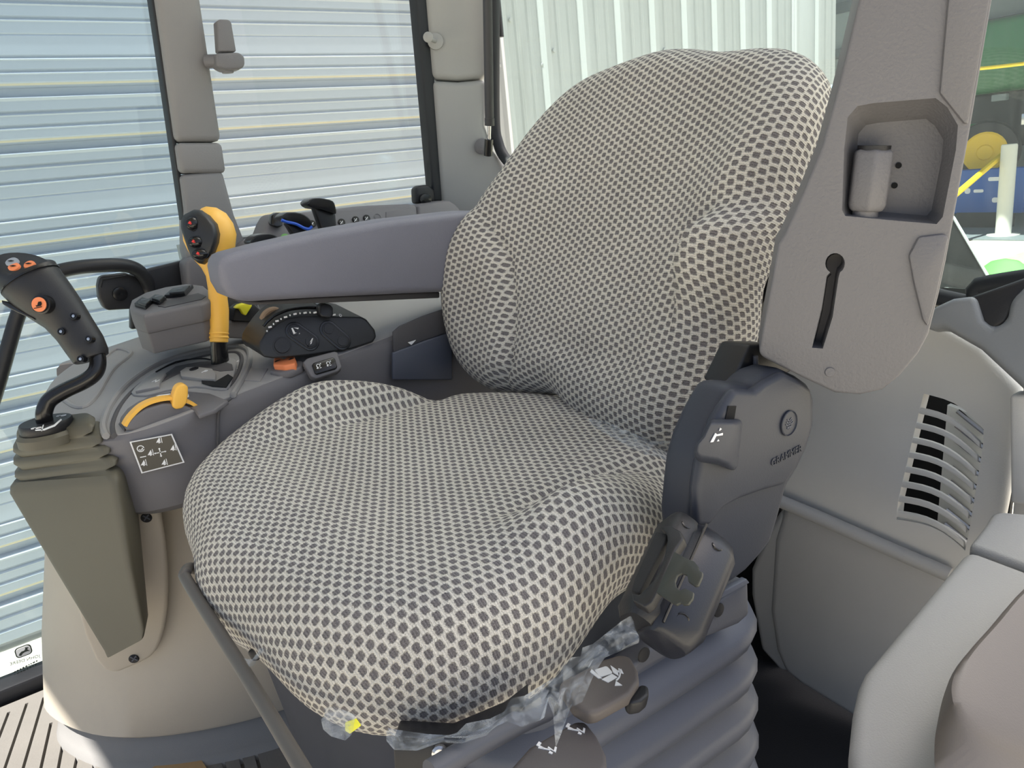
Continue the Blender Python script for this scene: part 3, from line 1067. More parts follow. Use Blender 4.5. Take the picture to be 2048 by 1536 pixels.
# ================================================================== near rear pillar
PD = .56
PLP = vplane(at(1700, 400, D=PD), -.80, -.60, .0)
pn = PLP[1]
pil = thing('trim_8', 'grey grained near pillar with a recess and a keyhole slot', 'pillar', at(1690, 780, pl=PLP), kind='structure')
face = [ext((1718, 0), (1690, 120), -700), ext((1985, 0), (1940, 265), -700), (1985, 0), (1940, 265), (1893, 520), (1878, 590), (1858, 668), (1838, 706), (1800, 752), (1765, 780), (1720, 790), (1670, 786),
        (1610, 758), (1550, 728), (1524, 714), (1518, 704), (1525, 660), (1540, 580), (1556, 488), (1568, 470), (1606, 385), (1645, 290), (1680, 160), (1718, 0)]
fp = slab('face', [at(*q, pl=PLP) for q in face], -pn * .055, M_PIL, pil, .010, 4)
rec = [(1697, 236), (1716, 214), (1748, 208), (1870, 198), (1893, 216), (1914, 252), (1910, 300), (1884, 432), (1872, 446), (1800, 440), (1692, 430), (1686, 418), (1690, 300)]
def shrink(pts, f, dx=0, dy=0):
    mx = sum(p[0] for p in pts) / len(pts)
    my = sum(p[1] for p in pts) / len(pts)
    return [(mx + (p[0] - mx) * f + dx, my + (p[1] - my) * f + dy) for p in pts]
c1 = loft('c', [[at(*q, pl=PLP, h=.01) for q in shrink(rec, 1.06)], [at(*q, pl=PLP, h=-.004) for q in rec], [at(*q, pl=PLP, h=-.022) for q in shrink(rec, .86, -2, 12)], [at(*q, pl=PLP, h=-.030) for q in shrink(rec, .78, -2, 14)]], M_PIL)
key = [(1673 + 20 * math.cos(math.radians(a)), 531 + 21 * math.sin(math.radians(a))) for a in range(120, 421, 20)] + [(1680, 560), (1668, 640), (1648, 704), (1626, 702), (1646, 620), (1656, 556)]
c2 = slab('c', [at(*q, pl=PLP, h=.01) for q in key], -pn * .035, M_PIL)
cut(fp, [c1, c2])
slab('slot_back', [at(*q, pl=PLP, h=-.022) for q in shrink(key, 1.05)], -pn * .003, M_CONSD, pil)
# outer flank of the pillar, a facet of its own above and below the recess
for nm, q in (('upper_flank', [ext((1897, 0), (1880, 186), -700), ext((1980, 0), (1935, 265), -700), (1980, 0), (1937, 250), (1928, 246), (1880, 186), (1897, 0)]),
              ('lower_flank', [(1818, 512), (1838, 474), (1888, 468), (1898, 474), (1889, 520), (1874, 590), (1856, 655), (1846, 640), (1828, 566)])):
    slab(nm, [at(*p, pl=PLP, h=.003) for p in q], -pn * .006, M_PIL, pil, .002, 2)
for (px, py) in ((1797, 331), (1789, 371)):
    lathe('hole', [(.0022, 0), (.0022, .0006)], at(px, py, pl=PLP, h=-.0295), pn, M_DARK, pil, 12)
lathe('plug', [(.004, 0), (.0035, .001), (.0001, .0012)], at(1660, 744, pl=PLP, h=.0002), pn, M_PIL, pil, 14)
# hexagonal knob in the recess
kb = thing('hexagon_knob', 'grey six-sided knob standing in the recess of the near pillar', 'knob', at(1735, 425, pl=PLP, h=-.012))
ka, kc = at(1731, 422, pl=PLP, h=-.012), at(1748, 298, pl=PLP, h=-.012)
ax = (kc - ka).normalized()
u_, w_, _n = basis(ax, pn)
hexr = .0145
def hexring(c, r):
    return [c + (u_ * math.cos(a) + w_ * math.sin(a)) * r for a in [math.radians(30 + 60 * k) for k in range(6)]]
loft('body', [hexring(ka, hexr * .86), hexring(ka + ax * .005, hexr), hexring(kc - ax * .003, hexr), hexring(kc, hexr * .9)], M_PIL, kb, bevel=.0022)
tube('top_cap', [kc - ax * .001, kc + ax * .0025], hexr * .78, M_BLACK, kb, 20)
tube('collar', [ka - ax * .0045, ka + ax * .001], hexr * .62, M_PIL, kb, 20)

# ================================================================== the operator's seat
seat = thing('operator_seat', 'cab seat in cream knit with staggered dark dots and one grey armrest', 'seat', (0.36, 0.63, 0.03))
NT = 144
TH = [2 * math.pi * k / NT for k in range(NT)]


def cosr(th, c, s=()):
    r = sum(ck * math.cos(i * th) for i, ck in enumerate(c))
    return r + sum(sk * math.sin((i + 1) * th) for i, sk in enumerate(s))


def pad(name, cosc, sinc, place, edge, depth, hfun, mat, parent, nr=46, under=0.6, na=12):
    """upholstered pad: flat polar grid on top, rolled edge, closed below.
    place(s, t, d) -> world; s across, t along, d out of the face"""
    verts, uvs = [], []
    rings = []
    R = [cosr(a, cosc, sinc) for a in TH]
    for i in range(1, nr + 1):
        f = i / nr
        ring = []
        for k, a in enumerate(TH):
            rr = (R[k] - edge) * f
            s, t = math.sin(a) * rr, math.cos(a) * rr
            ring.append((s, t, hfun(s, t, f), s, t))
        rings.append(ring)
    for j in range(1, na + 1):
        ph = math.pi * j / na
        ring = []
        for k, a in enumerate(TH):
            ins = edge * (1 - math.sin(ph))
            if ph > math.pi / 2:
                ins *= under
            rr = R[k] - ins
            h0 = hfun(math.sin(a) * (R[k] - edge), math.cos(a) * (R[k] - edge), 1.0)
            d = h0 - depth / 2 * (1 - math.cos(ph))
            arc = (R[k] - edge) + 0.5 * (edge + depth / 2) * ph
            ring.append((math.sin(a) * rr, math.cos(a) * rr, d, math.sin(a) * arc, math.cos(a) * arc))
        rings.append(ring)
    bm = bmesh.new()
    uvl = bm.loops.layers.uv.new('cloth')
    c = bm.verts.new(place(0, 0, hfun(0, 0, 0)))
    uvd = {c: (0.0, 0.0)}
    vr = []
    for ring in rings:
        row = []
        for s, t, d, u, v in ring:
            x = bm.verts.new(place(s, t, d))
            uvd[x] = (u, v)
            row.append(x)
        vr.append(row)
    for k in range(NT):
        bm.faces.new((c, vr[0][k], vr[0][(k + 1) % NT]))
    for a, b in zip(vr, vr[1:]):
        for k in range(NT):
            bm.faces.new((a[k], b[k], b[(k + 1) % NT], a[(k + 1) % NT]))
    bm.faces.new(vr[-1])
    for f in bm.faces:
        for l in f.loops:
            l[uvl].uv = uvd[l.vert]
    return finish(name, bm, mat, parent, 75)


# --- cushion: outline radii about its centre, angle 0 = forward
CO = V((0.30616, 0.66193, 0))
cps = 0.0268
cF = V((-math.cos(cps), math.sin(cps), 0))
cL = V((math.sin(cps), math.cos(cps), 0))
rads = [0.196, 0.2080, 0.2800, 0.2815, 0.27733267, 0.290, 0.300]
n_ = len(rads)
# cosine series through the radii
A = Matrix
def solve_cos(r):
    n = len(r)
    th = [math.pi * i / (n - 1) for i in range(n)]
    M_ = [[math.cos(j * t) for j in range(n)] + [r[i]] for i, t in enumerate(th)]
    for i in range(n):
        p = max(range(i, n), key=lambda q: abs(M_[q][i]))
        M_[i], M_[p] = M_[p], M_[i]
        for q in range(n):
            if q != i:
                f = M_[q][i] / M_[i][i]
                M_[q] = [x - f * y for x, y in zip(M_[q], M_[i])]
    return [M_[i][n] / M_[i][i] for i in range(n)]


CCOS = solve_cos(rads)


def cush_h(s, t, f):
    a = math.atan2(s, t)
    z = 0.522
    z -= 0.010 * (1 - sstep(0.0, .95, f))
    # rear side bolsters, ending in a rounded lobe
    if s > 0:
        side = sstep(.165 + .01 * sstep(-.02, -.2, t), .235, s) * sstep(.12, -.04, t)
        z += 0.046 * side
    else:
        side = sstep(.165 + .02 * sstep(-.02, -.2, t), .225, -s) * sstep(.03, -.06, t)
        z += 0.030 * side
    # crease in front of each bolster
    z -= 0.008 * math.exp(-((abs(s) - (.178 if s > 0 else .168)) / .012) ** 2) * sstep(.0, -.08, t)
    # front edge rolls down a little
    z -= 0.018 * sstep(.08, .20, t)
    return z


def cush_p(s, t, d):
    p = CO + cL * s + cF * t
    return V((p.x, p.y, d))


pad('seat_cushion', CCOS, (), cush_p, .050, .100, cush_h, M_FAB, seat)

# --- backrest
BPS, BTI = 0.0903, 0.4031
bL = V((math.sin(BPS), math.cos(BPS), 0))
bF = V((-math.cos(BPS), math.sin(BPS), 0))
bU = -bF * math.sin(BTI) + V((0, 0, math.cos(BTI)))
bN = bF * math.cos(BTI) + V((0, 0, math.sin(BTI)))
BO = V((0.5488, 0.6712, 0.5)) + bU * .2
BCOS = [0.2557, 0.0240, -0.0223, 0.0089, -0.0164, -0.0014, 0.0004, -0.001, 0.0056]
BSIN = [0.0205, -0.003, -0.0099, 0.013]


def lerp_t(tab, x):
    for (x0, y0), (x1, y1) in zip(tab, tab[1:]):
        if x <= x1:
            return y0 + (y1 - y0) * max(0, (x - x0)) / (x1 - x0)
    return tab[-1][1]


def back_h(s, t, f):
    d = .03 + .0398 * (s / .25) ** 2 * sstep(.3, 1, f) * (1 - .75 * sstep(.06, .20, t)) - .0167 * (t / .2) ** 2
    # far (right-hand) seam
    sc = lerp_t([(-.25, .088), (-.186, .098), (-.13, .118), (-.085, .134), (-.02, .165), (.02, .205), (.06, .26)], t)
    fade = sstep(.07, -.03, t)
    d += .014 * sstep(sc - .005, sc + .03, s) * fade
    d -= .007 * math.exp(-((s - sc) / .007) ** 2) * fade
    # near (left-hand) bolster: stands well proud of the middle panel
    sn = lerp_t([(-.25, .200), (-.186, .196), (-.092, .176), (-.014, .164), (.015, .170), (.045, .200), (.10, .246), (.13, .268)], t)
    fn = sstep(.13, .0, t)
    d += .030 * sstep(sn - .012, sn + .030, -s) * fn
    d -= .008 * math.exp(-((-s - sn + .012) / .018) ** 2) * fn
    # lumbar fold
    lt = -.105 - .012 * math.cos((s + .03) * 12)
    d -= .005 * math.exp(-((t - lt) / .016) ** 2) * sstep(.12, .06, abs(s + .04))
    d += .010 * math.exp(-((t + .16) / .05) ** 2) * sstep(.2, .1, abs(s + .04))
    d -= .008 * math.exp(-((t - .03) / .09) ** 2) * sstep(.22, .05, abs(s + .02))
    return d


def back_p(s, t, d):
    return BO + bL * s + bU * t + bN * d


pad('backrest', BCOS, BSIN, back_p, .050, .095, back_h, M_FAB, seat)
# shell behind the backrest
bm = bmesh.new()
rg = []
for f, d in ((.90, -.035), (.92, -.055), (.80, -.085), (.55, -.10)):
    rg.append([back_p(math.sin(a) * cosr(a, BCOS, BSIN) * f, math.cos(a) * cosr(a, BCOS, BSIN) * f, d) for a in TH[::3]])
add_loft(bm, rg)
finish('back_shell', bm, M_BLACK, seat)
# pan below the cushion
bm = bmesh.new()
rg = []
for f, z in ((.86, .432), (.90, .415), (.80, .392), (.72, .386)):
    rg.append([cush_p(math.sin(a) * cosr(a, CCOS) * f, math.cos(a) * cosr(a, CCOS) * f, z) for a in TH[::3]])
add_loft(bm, rg)
finish('seat_pan', bm, M_BLACK, seat)

# --- left-hand side cover with the recline lever
YS = 0.352
PLS = vplane((0.5, YS, 0.5), 0, -1, 0)
sc_out = [(1464, 770), (1500, 772), (1514, 776), (1526, 762), (1542, 748), (1570, 738), (1600, 752), (1622, 768), (1634, 794), (1633, 850), (1620, 896), (1600, 940), (1578, 975), (1562, 1036), (1545, 1090),
          (1520, 1120), (1496, 1146), (1462, 1172), (1420, 1170), (1388, 1100), (1384, 1040), (1390, 980), (1396, 930), (1410, 880), (1432, 830)]
sc_ = slab('side_cover', [at(*q, pl=PLS) for q in sc_out], V((0, .035, 0)), M_SIDE, seat, .010, 4)
# raised front pad of the cover with the S-shaped shoulder
sh = [(1470, 776), (1512, 780), (1530, 764), (1570, 742), (1604, 758), (1628, 776), (1630, 850), (1616, 896), (1596, 938), (1574, 972), (1530, 984), (1480, 1002), (1448, 1020), (1422, 1056), (1394, 1058), (1392, 980), (1400, 930), (1414, 880), (1436, 830)]
slab('shoulder', [at(*q, pl=PLS, h=.007) for q in shrink(sh, .985)], V((0, .010, 0)), M_SIDE, sc_, .006, 4)
slab('lever_slot', [at(*q, pl=PLS, h=.0076) for q in ((1457, 812), (1473, 812), (1468, 842), (1450, 842))], V((0, .001, 0)), M_DARK, sc_)
eo = at(1577, 846, pl=PLS, h=.0073)
lathe('emblem', [(.0105, 0), (.0105, .0012), (.0098, .0016), (.0094, .0006), (.0001, .0006)], eo, V((0, -1, 0)), M_SIDE, sc_, 28)
def arcs(c, r, a0, a1, w, n=10):
    o_, i_ = [], []
    for k in range(n + 1):
        a = math.radians(a0 + (a1 - a0) * k / n)
        o_.append((c[0] + math.cos(a) * (r + w), c[1] + math.sin(a) * (r + w)))
        i_.append((c[0] + math.cos(a) * (r - w), c[1] + math.sin(a) * (r - w)))
    return o_ + i_[::-1]
for rr in (.004, .006, .008):
    ink('emblem_ray', [arcs((-.008, -.008), rr + .003, 10, 62, .0004), arcs((.008, -.008), rr + .003, 118, 170, .0004)], eo + V((0, -.0006, .002)), V((1, 0, 0)), UP, M_SEATD, sc_, .0005)
text('lettering', 'GRAMMER', at(1573, 911, pl=PLS, h=.0072), (at(1602, 896, pl=PLS) - at(1545, 925, pl=PLS)), UP, .0088, M_SIDE, sc_, .0006)
# recline lever
lv = [(1424, 838), (1480, 838), (1486, 846), (1475, 936), (1466, 942), (1440, 930), (1398, 924), (1390, 914), (1391, 892), (1408, 872)]
lo_ = [at(*q, pl=PLS, h=.006) for q in lv]
l1_ = [at(*q, pl=PLS, h=.016) for q in shrink(lv, .97, -3, 0)]
l2_ = [at(*q, pl=PLS, h=.021) for q in shrink(lv, .78, -5, -4)]
lev = loft('recline_lever', [lo_, l1_, l2_], M_SIDE, seat, bevel=.0022)
io = at(1432, 873, pl=PLS, h=.0212)
ix, iy = (at(1452, 866, pl=PLS) - at(1414, 880, pl=PLS)).normalized(), UP
iy = (iy - ix * iy.dot(ix)).normalized()
ink('recline_mark', [[(-.0065, -.0025), (-.0035, -.003), (.0006, .0015), (-.0012, .003)], [(.0006, .0015), (.0068, .001), (.0066, -.0006), (.0, .0004)], [(.003, .0034), (.0055, .0042), (.004, .0054)], [(.002, -.0024), (.0005, -.0036), (.003, -.004)]], io, ix, iy, M_WHITE, lev)
# black bracket showing between seat and pillar
slab('back_bracket', [at(*q, Y=.385) for q in ((1462, 770), (1500, 690), (1560, 690), (1590, 740), (1530, 772), (1514, 786))], V((0, .03, 0)), M_BLACK, seat, .003)
tube('bracket_edge', [at(1511, 712, Y=.383), at(1513, 772, Y=.383)], .0022, M_SEATP, seat, 8)

# --- right-hand armrest
arm = [(437, 538), (439, 525), (446, 514), (458, 508), (523, 491), (646, 463), (783, 439), (924, 423), (960, 420), (960, 582), (887, 585), (646, 596), (509, 604), (474, 604), (457, 594), (443, 570)]
ao = slab('armrest', [at(*q, Y=.925) for q in arm], V((.006, .075, 0)), M_ARM, seat, .017, 5)
slab('underside_plate', [at(*q, Y=.95) for q in ((470, 600), (520, 603), (646, 595), (880, 584), (880, 596), (646, 606), (500, 610))], V((0, .03, 0)), M_CONSD, ao, .002)

# --- suspension bellows
bm = bmesh.new()
BC = V((.392, .605, 0))
prof = []
z = .385
prof.append((.0, z + .012))
for k in range(8):
    prof += [(-.004, z), (.010, z - .010), (.014, z - .020), (.010, z - .031), (-.004, z - .041)]
    z -= .0435
rings = []
for off, zz in prof:
    rr = rrect(.30 + 2 * off, .42 + 2 * off, .055 + off, 6)
    rings.append([BC + cF * -x + cL * y + V((0, 0, zz)) for x, y in rr])
bmx = add_loft(bm, rings)
finish('suspension_bellows', bm, M_SEATD, seat, 60)
# upper plate of the suspension, seen below the belt reel
pl_ = [(1240, 1352), (1300, 1300), (1340, 1262), (1400, 1226), (1470, 1180), (1498, 1160), (1500, 1230), (1478, 1250), (1380, 1290), (1290, 1340), (1240, 1380)]
up_ = slab('suspension_plate', [at(*q, Y=.374) for q in pl_], V((0, .02, 0)), M_SEATP, seat, .004)
slab('plate_lip', [at(*q, Y=.371) for q in ((1392, 1212), (1494, 1158), (1500, 1166), (1398, 1222))], V((0, .006, 0)), M_SEATD, up_, .001)
for (px, py) in ((1437, 1220), (1287, 1309)):
    lathe('plug', [(.0062, 0), (.006, .001), (.0001, .0016)], at(px, py, Y=.3735), V((0, -1, 0)), M_BLACK, up_, 18)
# front skirt under the cushion
def seg_ring(f, z, a0, a1, n=24):
    return [cush_p(math.sin(a) * cosr(a, CCOS) * f, math.cos(a) * cosr(a, CCOS) * f, z) for a in [a0 + (a1 - a0) * k / n for k in range(n + 1)]]
bm = bmesh.new()
rows = [seg_ring(f, z, -1.45, 1.35) for f, z in ((.80, .425), (.82, .405), (.78, .36), (.74, .30), (.70, .20), (.69, .12), (.68, .04))]
vv = [[bm.verts.new(p) for p in r] for r in rows]
for a, b in zip(vv, vv[1:]):
    for k in range(len(a) - 1):
        bm.faces.new((a[k], a[k + 1], b[k + 1], b[k]))
bmesh.ops.solidify(bm, geom=bm.faces[:], thickness=.004)
finish('front_skirt', bm, M_SEATD, seat, 50)

# swivel handle, adjuster handle, tubes and rail
sw = [(1118, 1362), (1160, 1340), (1200, 1318), (1240, 1306), (1262, 1310), (1278, 1340), (1280, 1362), (1262, 1388), (1200, 1422), (1180, 1426), (1150, 1408)]
PSW = plane3(at(1130, 1380, D=.515), at(1240, 1310, D=.555), at(1200, 1424, D=.50))
swo = slab('swivel_handle', [at(*q, pl=PSW) for q in sw], -PSW[1] * .012, plastic('handle_tan', (98, 91, 87), .5, .15), seat, .005, 4)
slab('handle_stub', [at(*q, pl=PSW, h=-.006) for q in ((1252, 1392), (1282, 1366), (1298, 1370), (1299, 1390), (1284, 1402), (1262, 1406))], -PSW[1] * .012, M_BLACK, swo, .003)
so_ = at(1207, 1344, pl=PSW)
sxx = (at(1236, 1334, pl=PSW) - at(1186, 1350, pl=PSW)).normalized()
syy = (PSW[1].cross(sxx)).normalized()
if syy.dot(at(1207, 1330, pl=PSW) - so_) < 0:
    syy = -syy
k_ = 1.22 / F_PX * .53
def px2(l, s=1.0):
    return [(x * k_ * s, -y * k_ * s) for x, y in l]
ink('swivel_mark', [px2(rrect(26, 18, 4)), px2([(-22, -8), (-16, -12), (-12, 12), (-18, 10)]), px2([(-14, 14), (10, 10), (14, 20), (-8, 24)]), px2([(14, 8), (20, -8), (24, 6), (18, 18)]),
                    [(x * k_, y * k_) for x, y in arcs((0, 4), 30, -75, -15, 1.2)], px2([(20, 8), (32, 6), (29, 17)]), px2([(6, 26), (10, 38), (-2, 34)])], so_, sxx, syy, M_WHITE, swo)
ad = [(1018, 1536), (1060, 1490), (1110, 1462), (1150, 1440), (1172, 1440), (1196, 1470), (1214, 1506), (1216, 1530), (1190, 1580), (1080, 1620), (1040, 1590)]
PAD = plane3(at(1030, 1530, D=.46), at(1170, 1440, D=.515), at(1200, 1560, D=.46))
ado = slab('adjuster_handle', [at(*q, pl=PAD) for q in ad], -PAD[1] * .013, plastic('handle_taupe', (86, 82, 82), .5, .15), seat, .005, 4)
for (px, py) in ((1092, 1496), (1150, 1458)):
    c_ = at(px, py, pl=PAD)
    ax_ = (at(px + 30, py - 12, pl=PAD) - c_).normalized()
    ay_ = PAD[1].cross(ax_).normalized()
    if ay_.dot(at(px, py - 20, pl=PAD) - c_) < 0:
        ay_ = -ay_
    k_ = 1 / F_PX * .49
    ink('adjuster_mark', [px2([(-14, -14), (-2, -20), (0, -14), (-8, -10), (-4, 0), (-8, 2)]), px2([(-16, -6), (-13, -8), (4, 8), (2, 10)]), px2([(2, 2), (6, 0), (8, 14), (18, 6), (20, 10), (8, 20)]), px2([(-6, 14), (0, 11), (2, 18), (-2, 20)])], c_, ax_, ay_, M_WHITE, ado)
tube('adjuster_tube', [at(860, 1545, D=.44), at(960, 1486, D=.465), at(1050, 1438, D=.49), at(1092, 1420, D=.505)], .0072, M_SEATP, seat, 14)
tube('tube_end', [at(1075, 1426, D=.500), at(1102, 1414, D=.512)], .0062, M_BLACKG, seat, 14)
slab('front_bracket', [at(*q, D=.485) for q in ((785, 1480), (900, 1486), (1010, 1440), (1060, 1400), (1020, 1460), (920, 1512), (840, 1560), (790, 1560))], FWD * .03, M_BLACK, seat, .002)
lathe('bracket_bolt', [(.005, 0), (.005, .003), (.0032, .004), (.0001, .0035)], at(880, 1503, D=.482), -FWD, M_METAL, seat, 12)
rail = [at(*q) for q in ()]
rpts = [at(430, 1152, D=.735), at(398, 1140, D=.725), at(379, 1136, D=.712), at(371, 1146, D=.70), at(377, 1166, D=.69), at(480, 1330, D=.590), at(612, 1550, D=.475), at(660, 1630, D=.44)]
tube('grab_rail', rpts, .0052, M_RAIL, seat, 14, 5)
slab('rail_bracket', [at(*q, D=.62) for q in ((493, 1306), (500, 1299), (514, 1297), (520, 1308), (518, 1322), (504, 1324))], FWD * .03, M_BLACK, seat, .003)

# ================================================================== seat belt reel on the seat's side
bt = thing('seat_belt', 'black belt reel with a dark olive latch tongue beside the cushion', 'seat belt', at(1390, 1230, D=.52))
A0, A1 = at(1346, 1272, D=.495), at(1430, 1076, D=.540)
bx = (A1 - A0).normalized()
bn = (-FWD - bx * (-FWD).dot(bx)).normalized()
by = bn.cross(bx)
LNG = (A1 - A0).length
def belt_ring(u, hw, hd, shift=0.0, n=20):
    c = A0 + bx * u
    out = []
    for k in range(n):
        a = 2 * math.pi * k / n
        e = 0.62
        x = math.copysign(abs(math.cos(a)) ** e, math.cos(a)) * hw
        y = math.copysign(abs(math.sin(a)) ** e, math.sin(a)) * hd
        out.append(c + by * (x + shift) + bn * (y - .012))
    return out
R_ = .0215
loft('reel_housing', [belt_ring(u, w * R_, h * R_) for u, w, h in ((-.004, .70, .62), (.0, .80, .78), (.010, 1.0, 1.0), (LNG - .010, 1.0, 1.0), (LNG, .82, .8), (LNG + .003, .72, .65))], M_BELT, bt, angle=50)
side = 1.0 if by.dot(RIGHT) < 0 else -1.0
loft('inner_cheek', [belt_ring(u, w * .013, h * .017, side * .022) for u, w, h in ((-.002, .7, .7), (.006, 1, 1), (LNG - .006, 1, 1), (LNG + .002, .75, .75))], M_BLACK, bt, angle=50)
tube('seam', [A0 + by * side * .0125 + bn * .0078, A1 + by * side * .0125 + bn * .0078], .0010, M_BLACKG, bt, 8)
for u_, s_, t_ in ((LNG - .009, 0.0, .55), (.009, .002, -.55), (LNG - .006, side * .024, .5)):
    c_ = A0 + bx * u_ + by * s_ + bn * (.0078 if abs(s_) < .01 else .003)
    lathe('screw_pocket', [(.0050, -.004), (.0050, .0004), (.0042, .0008), (.0030, -.0004), (.0001, -.0012)], c_, (bn + bx * t_).normalized(), M_BLACKG, bt, 16)
web = [(1312, 1062), (1334, 1068), (1330, 1084), (1278, 1186), (1262, 1182), (1268, 1160)]
PBW = plane3(at(1270, 1180, D=.478), at(1325, 1065, D=.505), at(1290, 1180, D=.474))
slab('webbing', [at(*q, pl=PBW) for q in web], -PBW[1] * .006, M_WEB, bt, .001)
fr_ = [(1318, 1052), (1340, 1050), (1362, 1062), (1366, 1076), (1352, 1096), (1340, 1124), (1322, 1166), (1302, 1204), (1288, 1214), (1264, 1200), (1262, 1184), (1278, 1188), (1306, 1160), (1326, 1118), (1334, 1080), (1332, 1066)]
slab('webbing_guide', [at(*q, pl=PBW, h=.003) for q in fr_], -PBW[1] * .008, M_BLACK, bt, .0016)
tg = [(1348, 1102), (1372, 1116), (1388, 1122), (1396, 1132), (1398, 1140), (1405, 1144), (1404, 1152), (1396, 1170), (1389, 1171), (1376, 1162), (1374, 1150), (1364, 1145), (1354, 1150), (1350, 1162), (1352, 1174), (1360, 1180), (1370, 1176), (1378, 1180),
      (1387, 1184), (1385, 1196), (1376, 1208), (1366, 1208), (1361, 1204), (1352, 1209), (1346, 1206), (1312, 1184), (1318, 1170), (1336, 1130)]
slab('latch_tongue', [at(*q, pl=PBW, h=.0115) for q in tg], -PBW[1] * .0022, M_TONG, bt, .0006, 2)

# ================================================================== torn protective film left around the cushion
def film(name, label, pts2, dep, n_noise, amp):
    """ragged sheet of clear film: rows of points along its length"""
    bm = bmesh.new()
    rows = []
    for (a, b), d in zip(pts2, dep):
        row = []
        for k in range(7):
            t = k / 6
            rag = (random.random() - .5) * amp * (1.0 if k in (0, 6) else .3)
            x = a[0] + (b[0] - a[0]) * t + rag
            y = a[1] + (b[1] - a[1]) * t + rag * .7
            row.append(bm.verts.new(at(x, y, D=d - .007 * t + (random.random() - .5) * .004)))
        rows.append(row)
    for a, b in zip(rows, rows[1:]):
        for k in range(6):
            bm.faces.new((a[k], a[k + 1], b[k + 1], b[k]))
    bmesh.ops.solidify(bm, geom=bm.faces[:], thickness=.0003)
    return tag(finish(name, bm, M_FILM, None, 30), label, 'plastic film')


random.seed(11)
film('plastic_film', 'torn clear film hanging under the near front edge of the cushion',
     [((1262, 1232), (1284, 1290)), ((1240, 1240), (1250, 1306)), ((1210, 1270), (1212, 1318)), ((1190, 1290), (1182, 1340)), ((1172, 1300), (1160, 1400)), ((1160, 1312), (1140, 1420)), ((1148, 1318), (1118, 1500)),
      ((1130, 1330), (1110, 1430)), ((1105, 1352), (1098, 1402)), ((1080, 1370), (1088, 1446)), ((1050, 1392), (1050, 1458)), ((1030, 1402), (1010, 1440)), ((1005, 1420), (990, 1452)), ((980, 1436), (972, 1478)), ((940, 1452), (930, 1490)), ((900, 1468), (880, 1484)), ((860, 1472), (832, 1500)), ((800, 1462), (796, 1505)), ((776, 1456), (770, 1480))],
     [.468, .466, .465, .464, .463, .462, .461, .460, .459, .458, .457, .456, .456, .455, .455, .456, .458, .46, .462], 5, 16)
film('plastic_film', 'small rag of clear film with a yellow tag at the front corner of the cushion',
     [((712, 1430), (704, 1470)), ((690, 1420), (686, 1478)), ((670, 1412), (664, 1474)), ((655, 1412), (648, 1460)), ((650, 1420), (644, 1440))], [.475, .477, .479, .481, .483], 5, 10)
yt = slab('yellow_tag', [at(*q, D=.478) for q in ((690, 1446), (712, 1438), (722, 1452), (700, 1468), (690, 1462))], FWD * .0015, M_YEL, None, .0004)
tag(yt, 'small yellow tag in the rag of clear film at the front corner', 'tag')
film('plastic_film', 'short curl of clear film beside the grab rail',
     [((530, 1296), (506, 1332)), ((520, 1296), (498, 1334)), ((516, 1308), (494, 1330)), ((510, 1318), (490, 1318))], [.575, .58, .582, .585], 5, 8)
film('plastic_film', 'wrinkled clear film in the crease between backrest and cushion',
     [((1176, 836), (1186, 852)), ((1212, 842), (1220, 872)), ((1242, 856), (1252, 890)), ((1266, 866), (1288, 908)), ((1296, 880), (1318, 914)), ((1322, 884), (1340, 926)), ((1345, 880), (1354, 922)), ((1370, 912), (1376, 926))],
     [.715, .700, .686, .674, .664, .656, .650, .646], 5, 6)

# ================================================================== right-hand console
con = thing('side_console', 'taupe side console beside the seat with deck, recesses and a black warning sticker', 'console', (0.3, 1.15, 0.10))
DN = V((-.114, -.058, 1.0)).normalized()
DECK = (V((.117, .94, .546)), DN)
YF = .94


def dk(px, py, h=0.0):
    return at(px, py, pl=DECK, h=h)


# pedestal: plan curve lofted upwards
plan = [(.02, 1.36), (-.018, 1.31), (-.037, 1.255), (-.033, 1.21), (-.012, 1.155), (.022, 1.10), (.07, 1.055), (.13, 1.018), (.20, .988), (.30, .965), (.45, .955), (.80, .955), (.80, 1.36)]
def plan_ring(z, dx, dy=0.0):
    return [V((x + dx * (1 if x < .3 else 0.3), y + dy * (1 if y < 1.3 else 0), z)) for x, y in spl2]
spl2 = [(p.x, p.y) for p in spline([V((x, y, 0)) for x, y in plan], 3, False)]
ped = loft('pedestal', [plan_ring(.088, .006), plan_ring(.094, -.002), plan_ring(.20, .020), plan_ring(.32, .052, -.006), plan_ring(.46, .088, -.012)], M_PED, con, angle=50)
skv = loft('mat_skirt', [plan_ring(.034, .0, -.030), plan_ring(.0515, .002, -.027), plan_ring(.056, .006, -.014), plan_ring(.070, .012, -.002), plan_ring(.088, .018, .008), plan_ring(.10, .02, .012)], M_SKIRT, None, angle=70)
tag(skv, 'dark raised edge of the floor mat around the console pedestal', 'mat edge')

# upper body: near face outline on its own upright plane, top follows the deck
nf = [(214, 872), (228, 878), (251, 877), (313, 854), (379, 836), (418, 819), (463, 792), (786, 676), (940, 640)]
top_near = [at(*q, Y=YF) for q in nf]
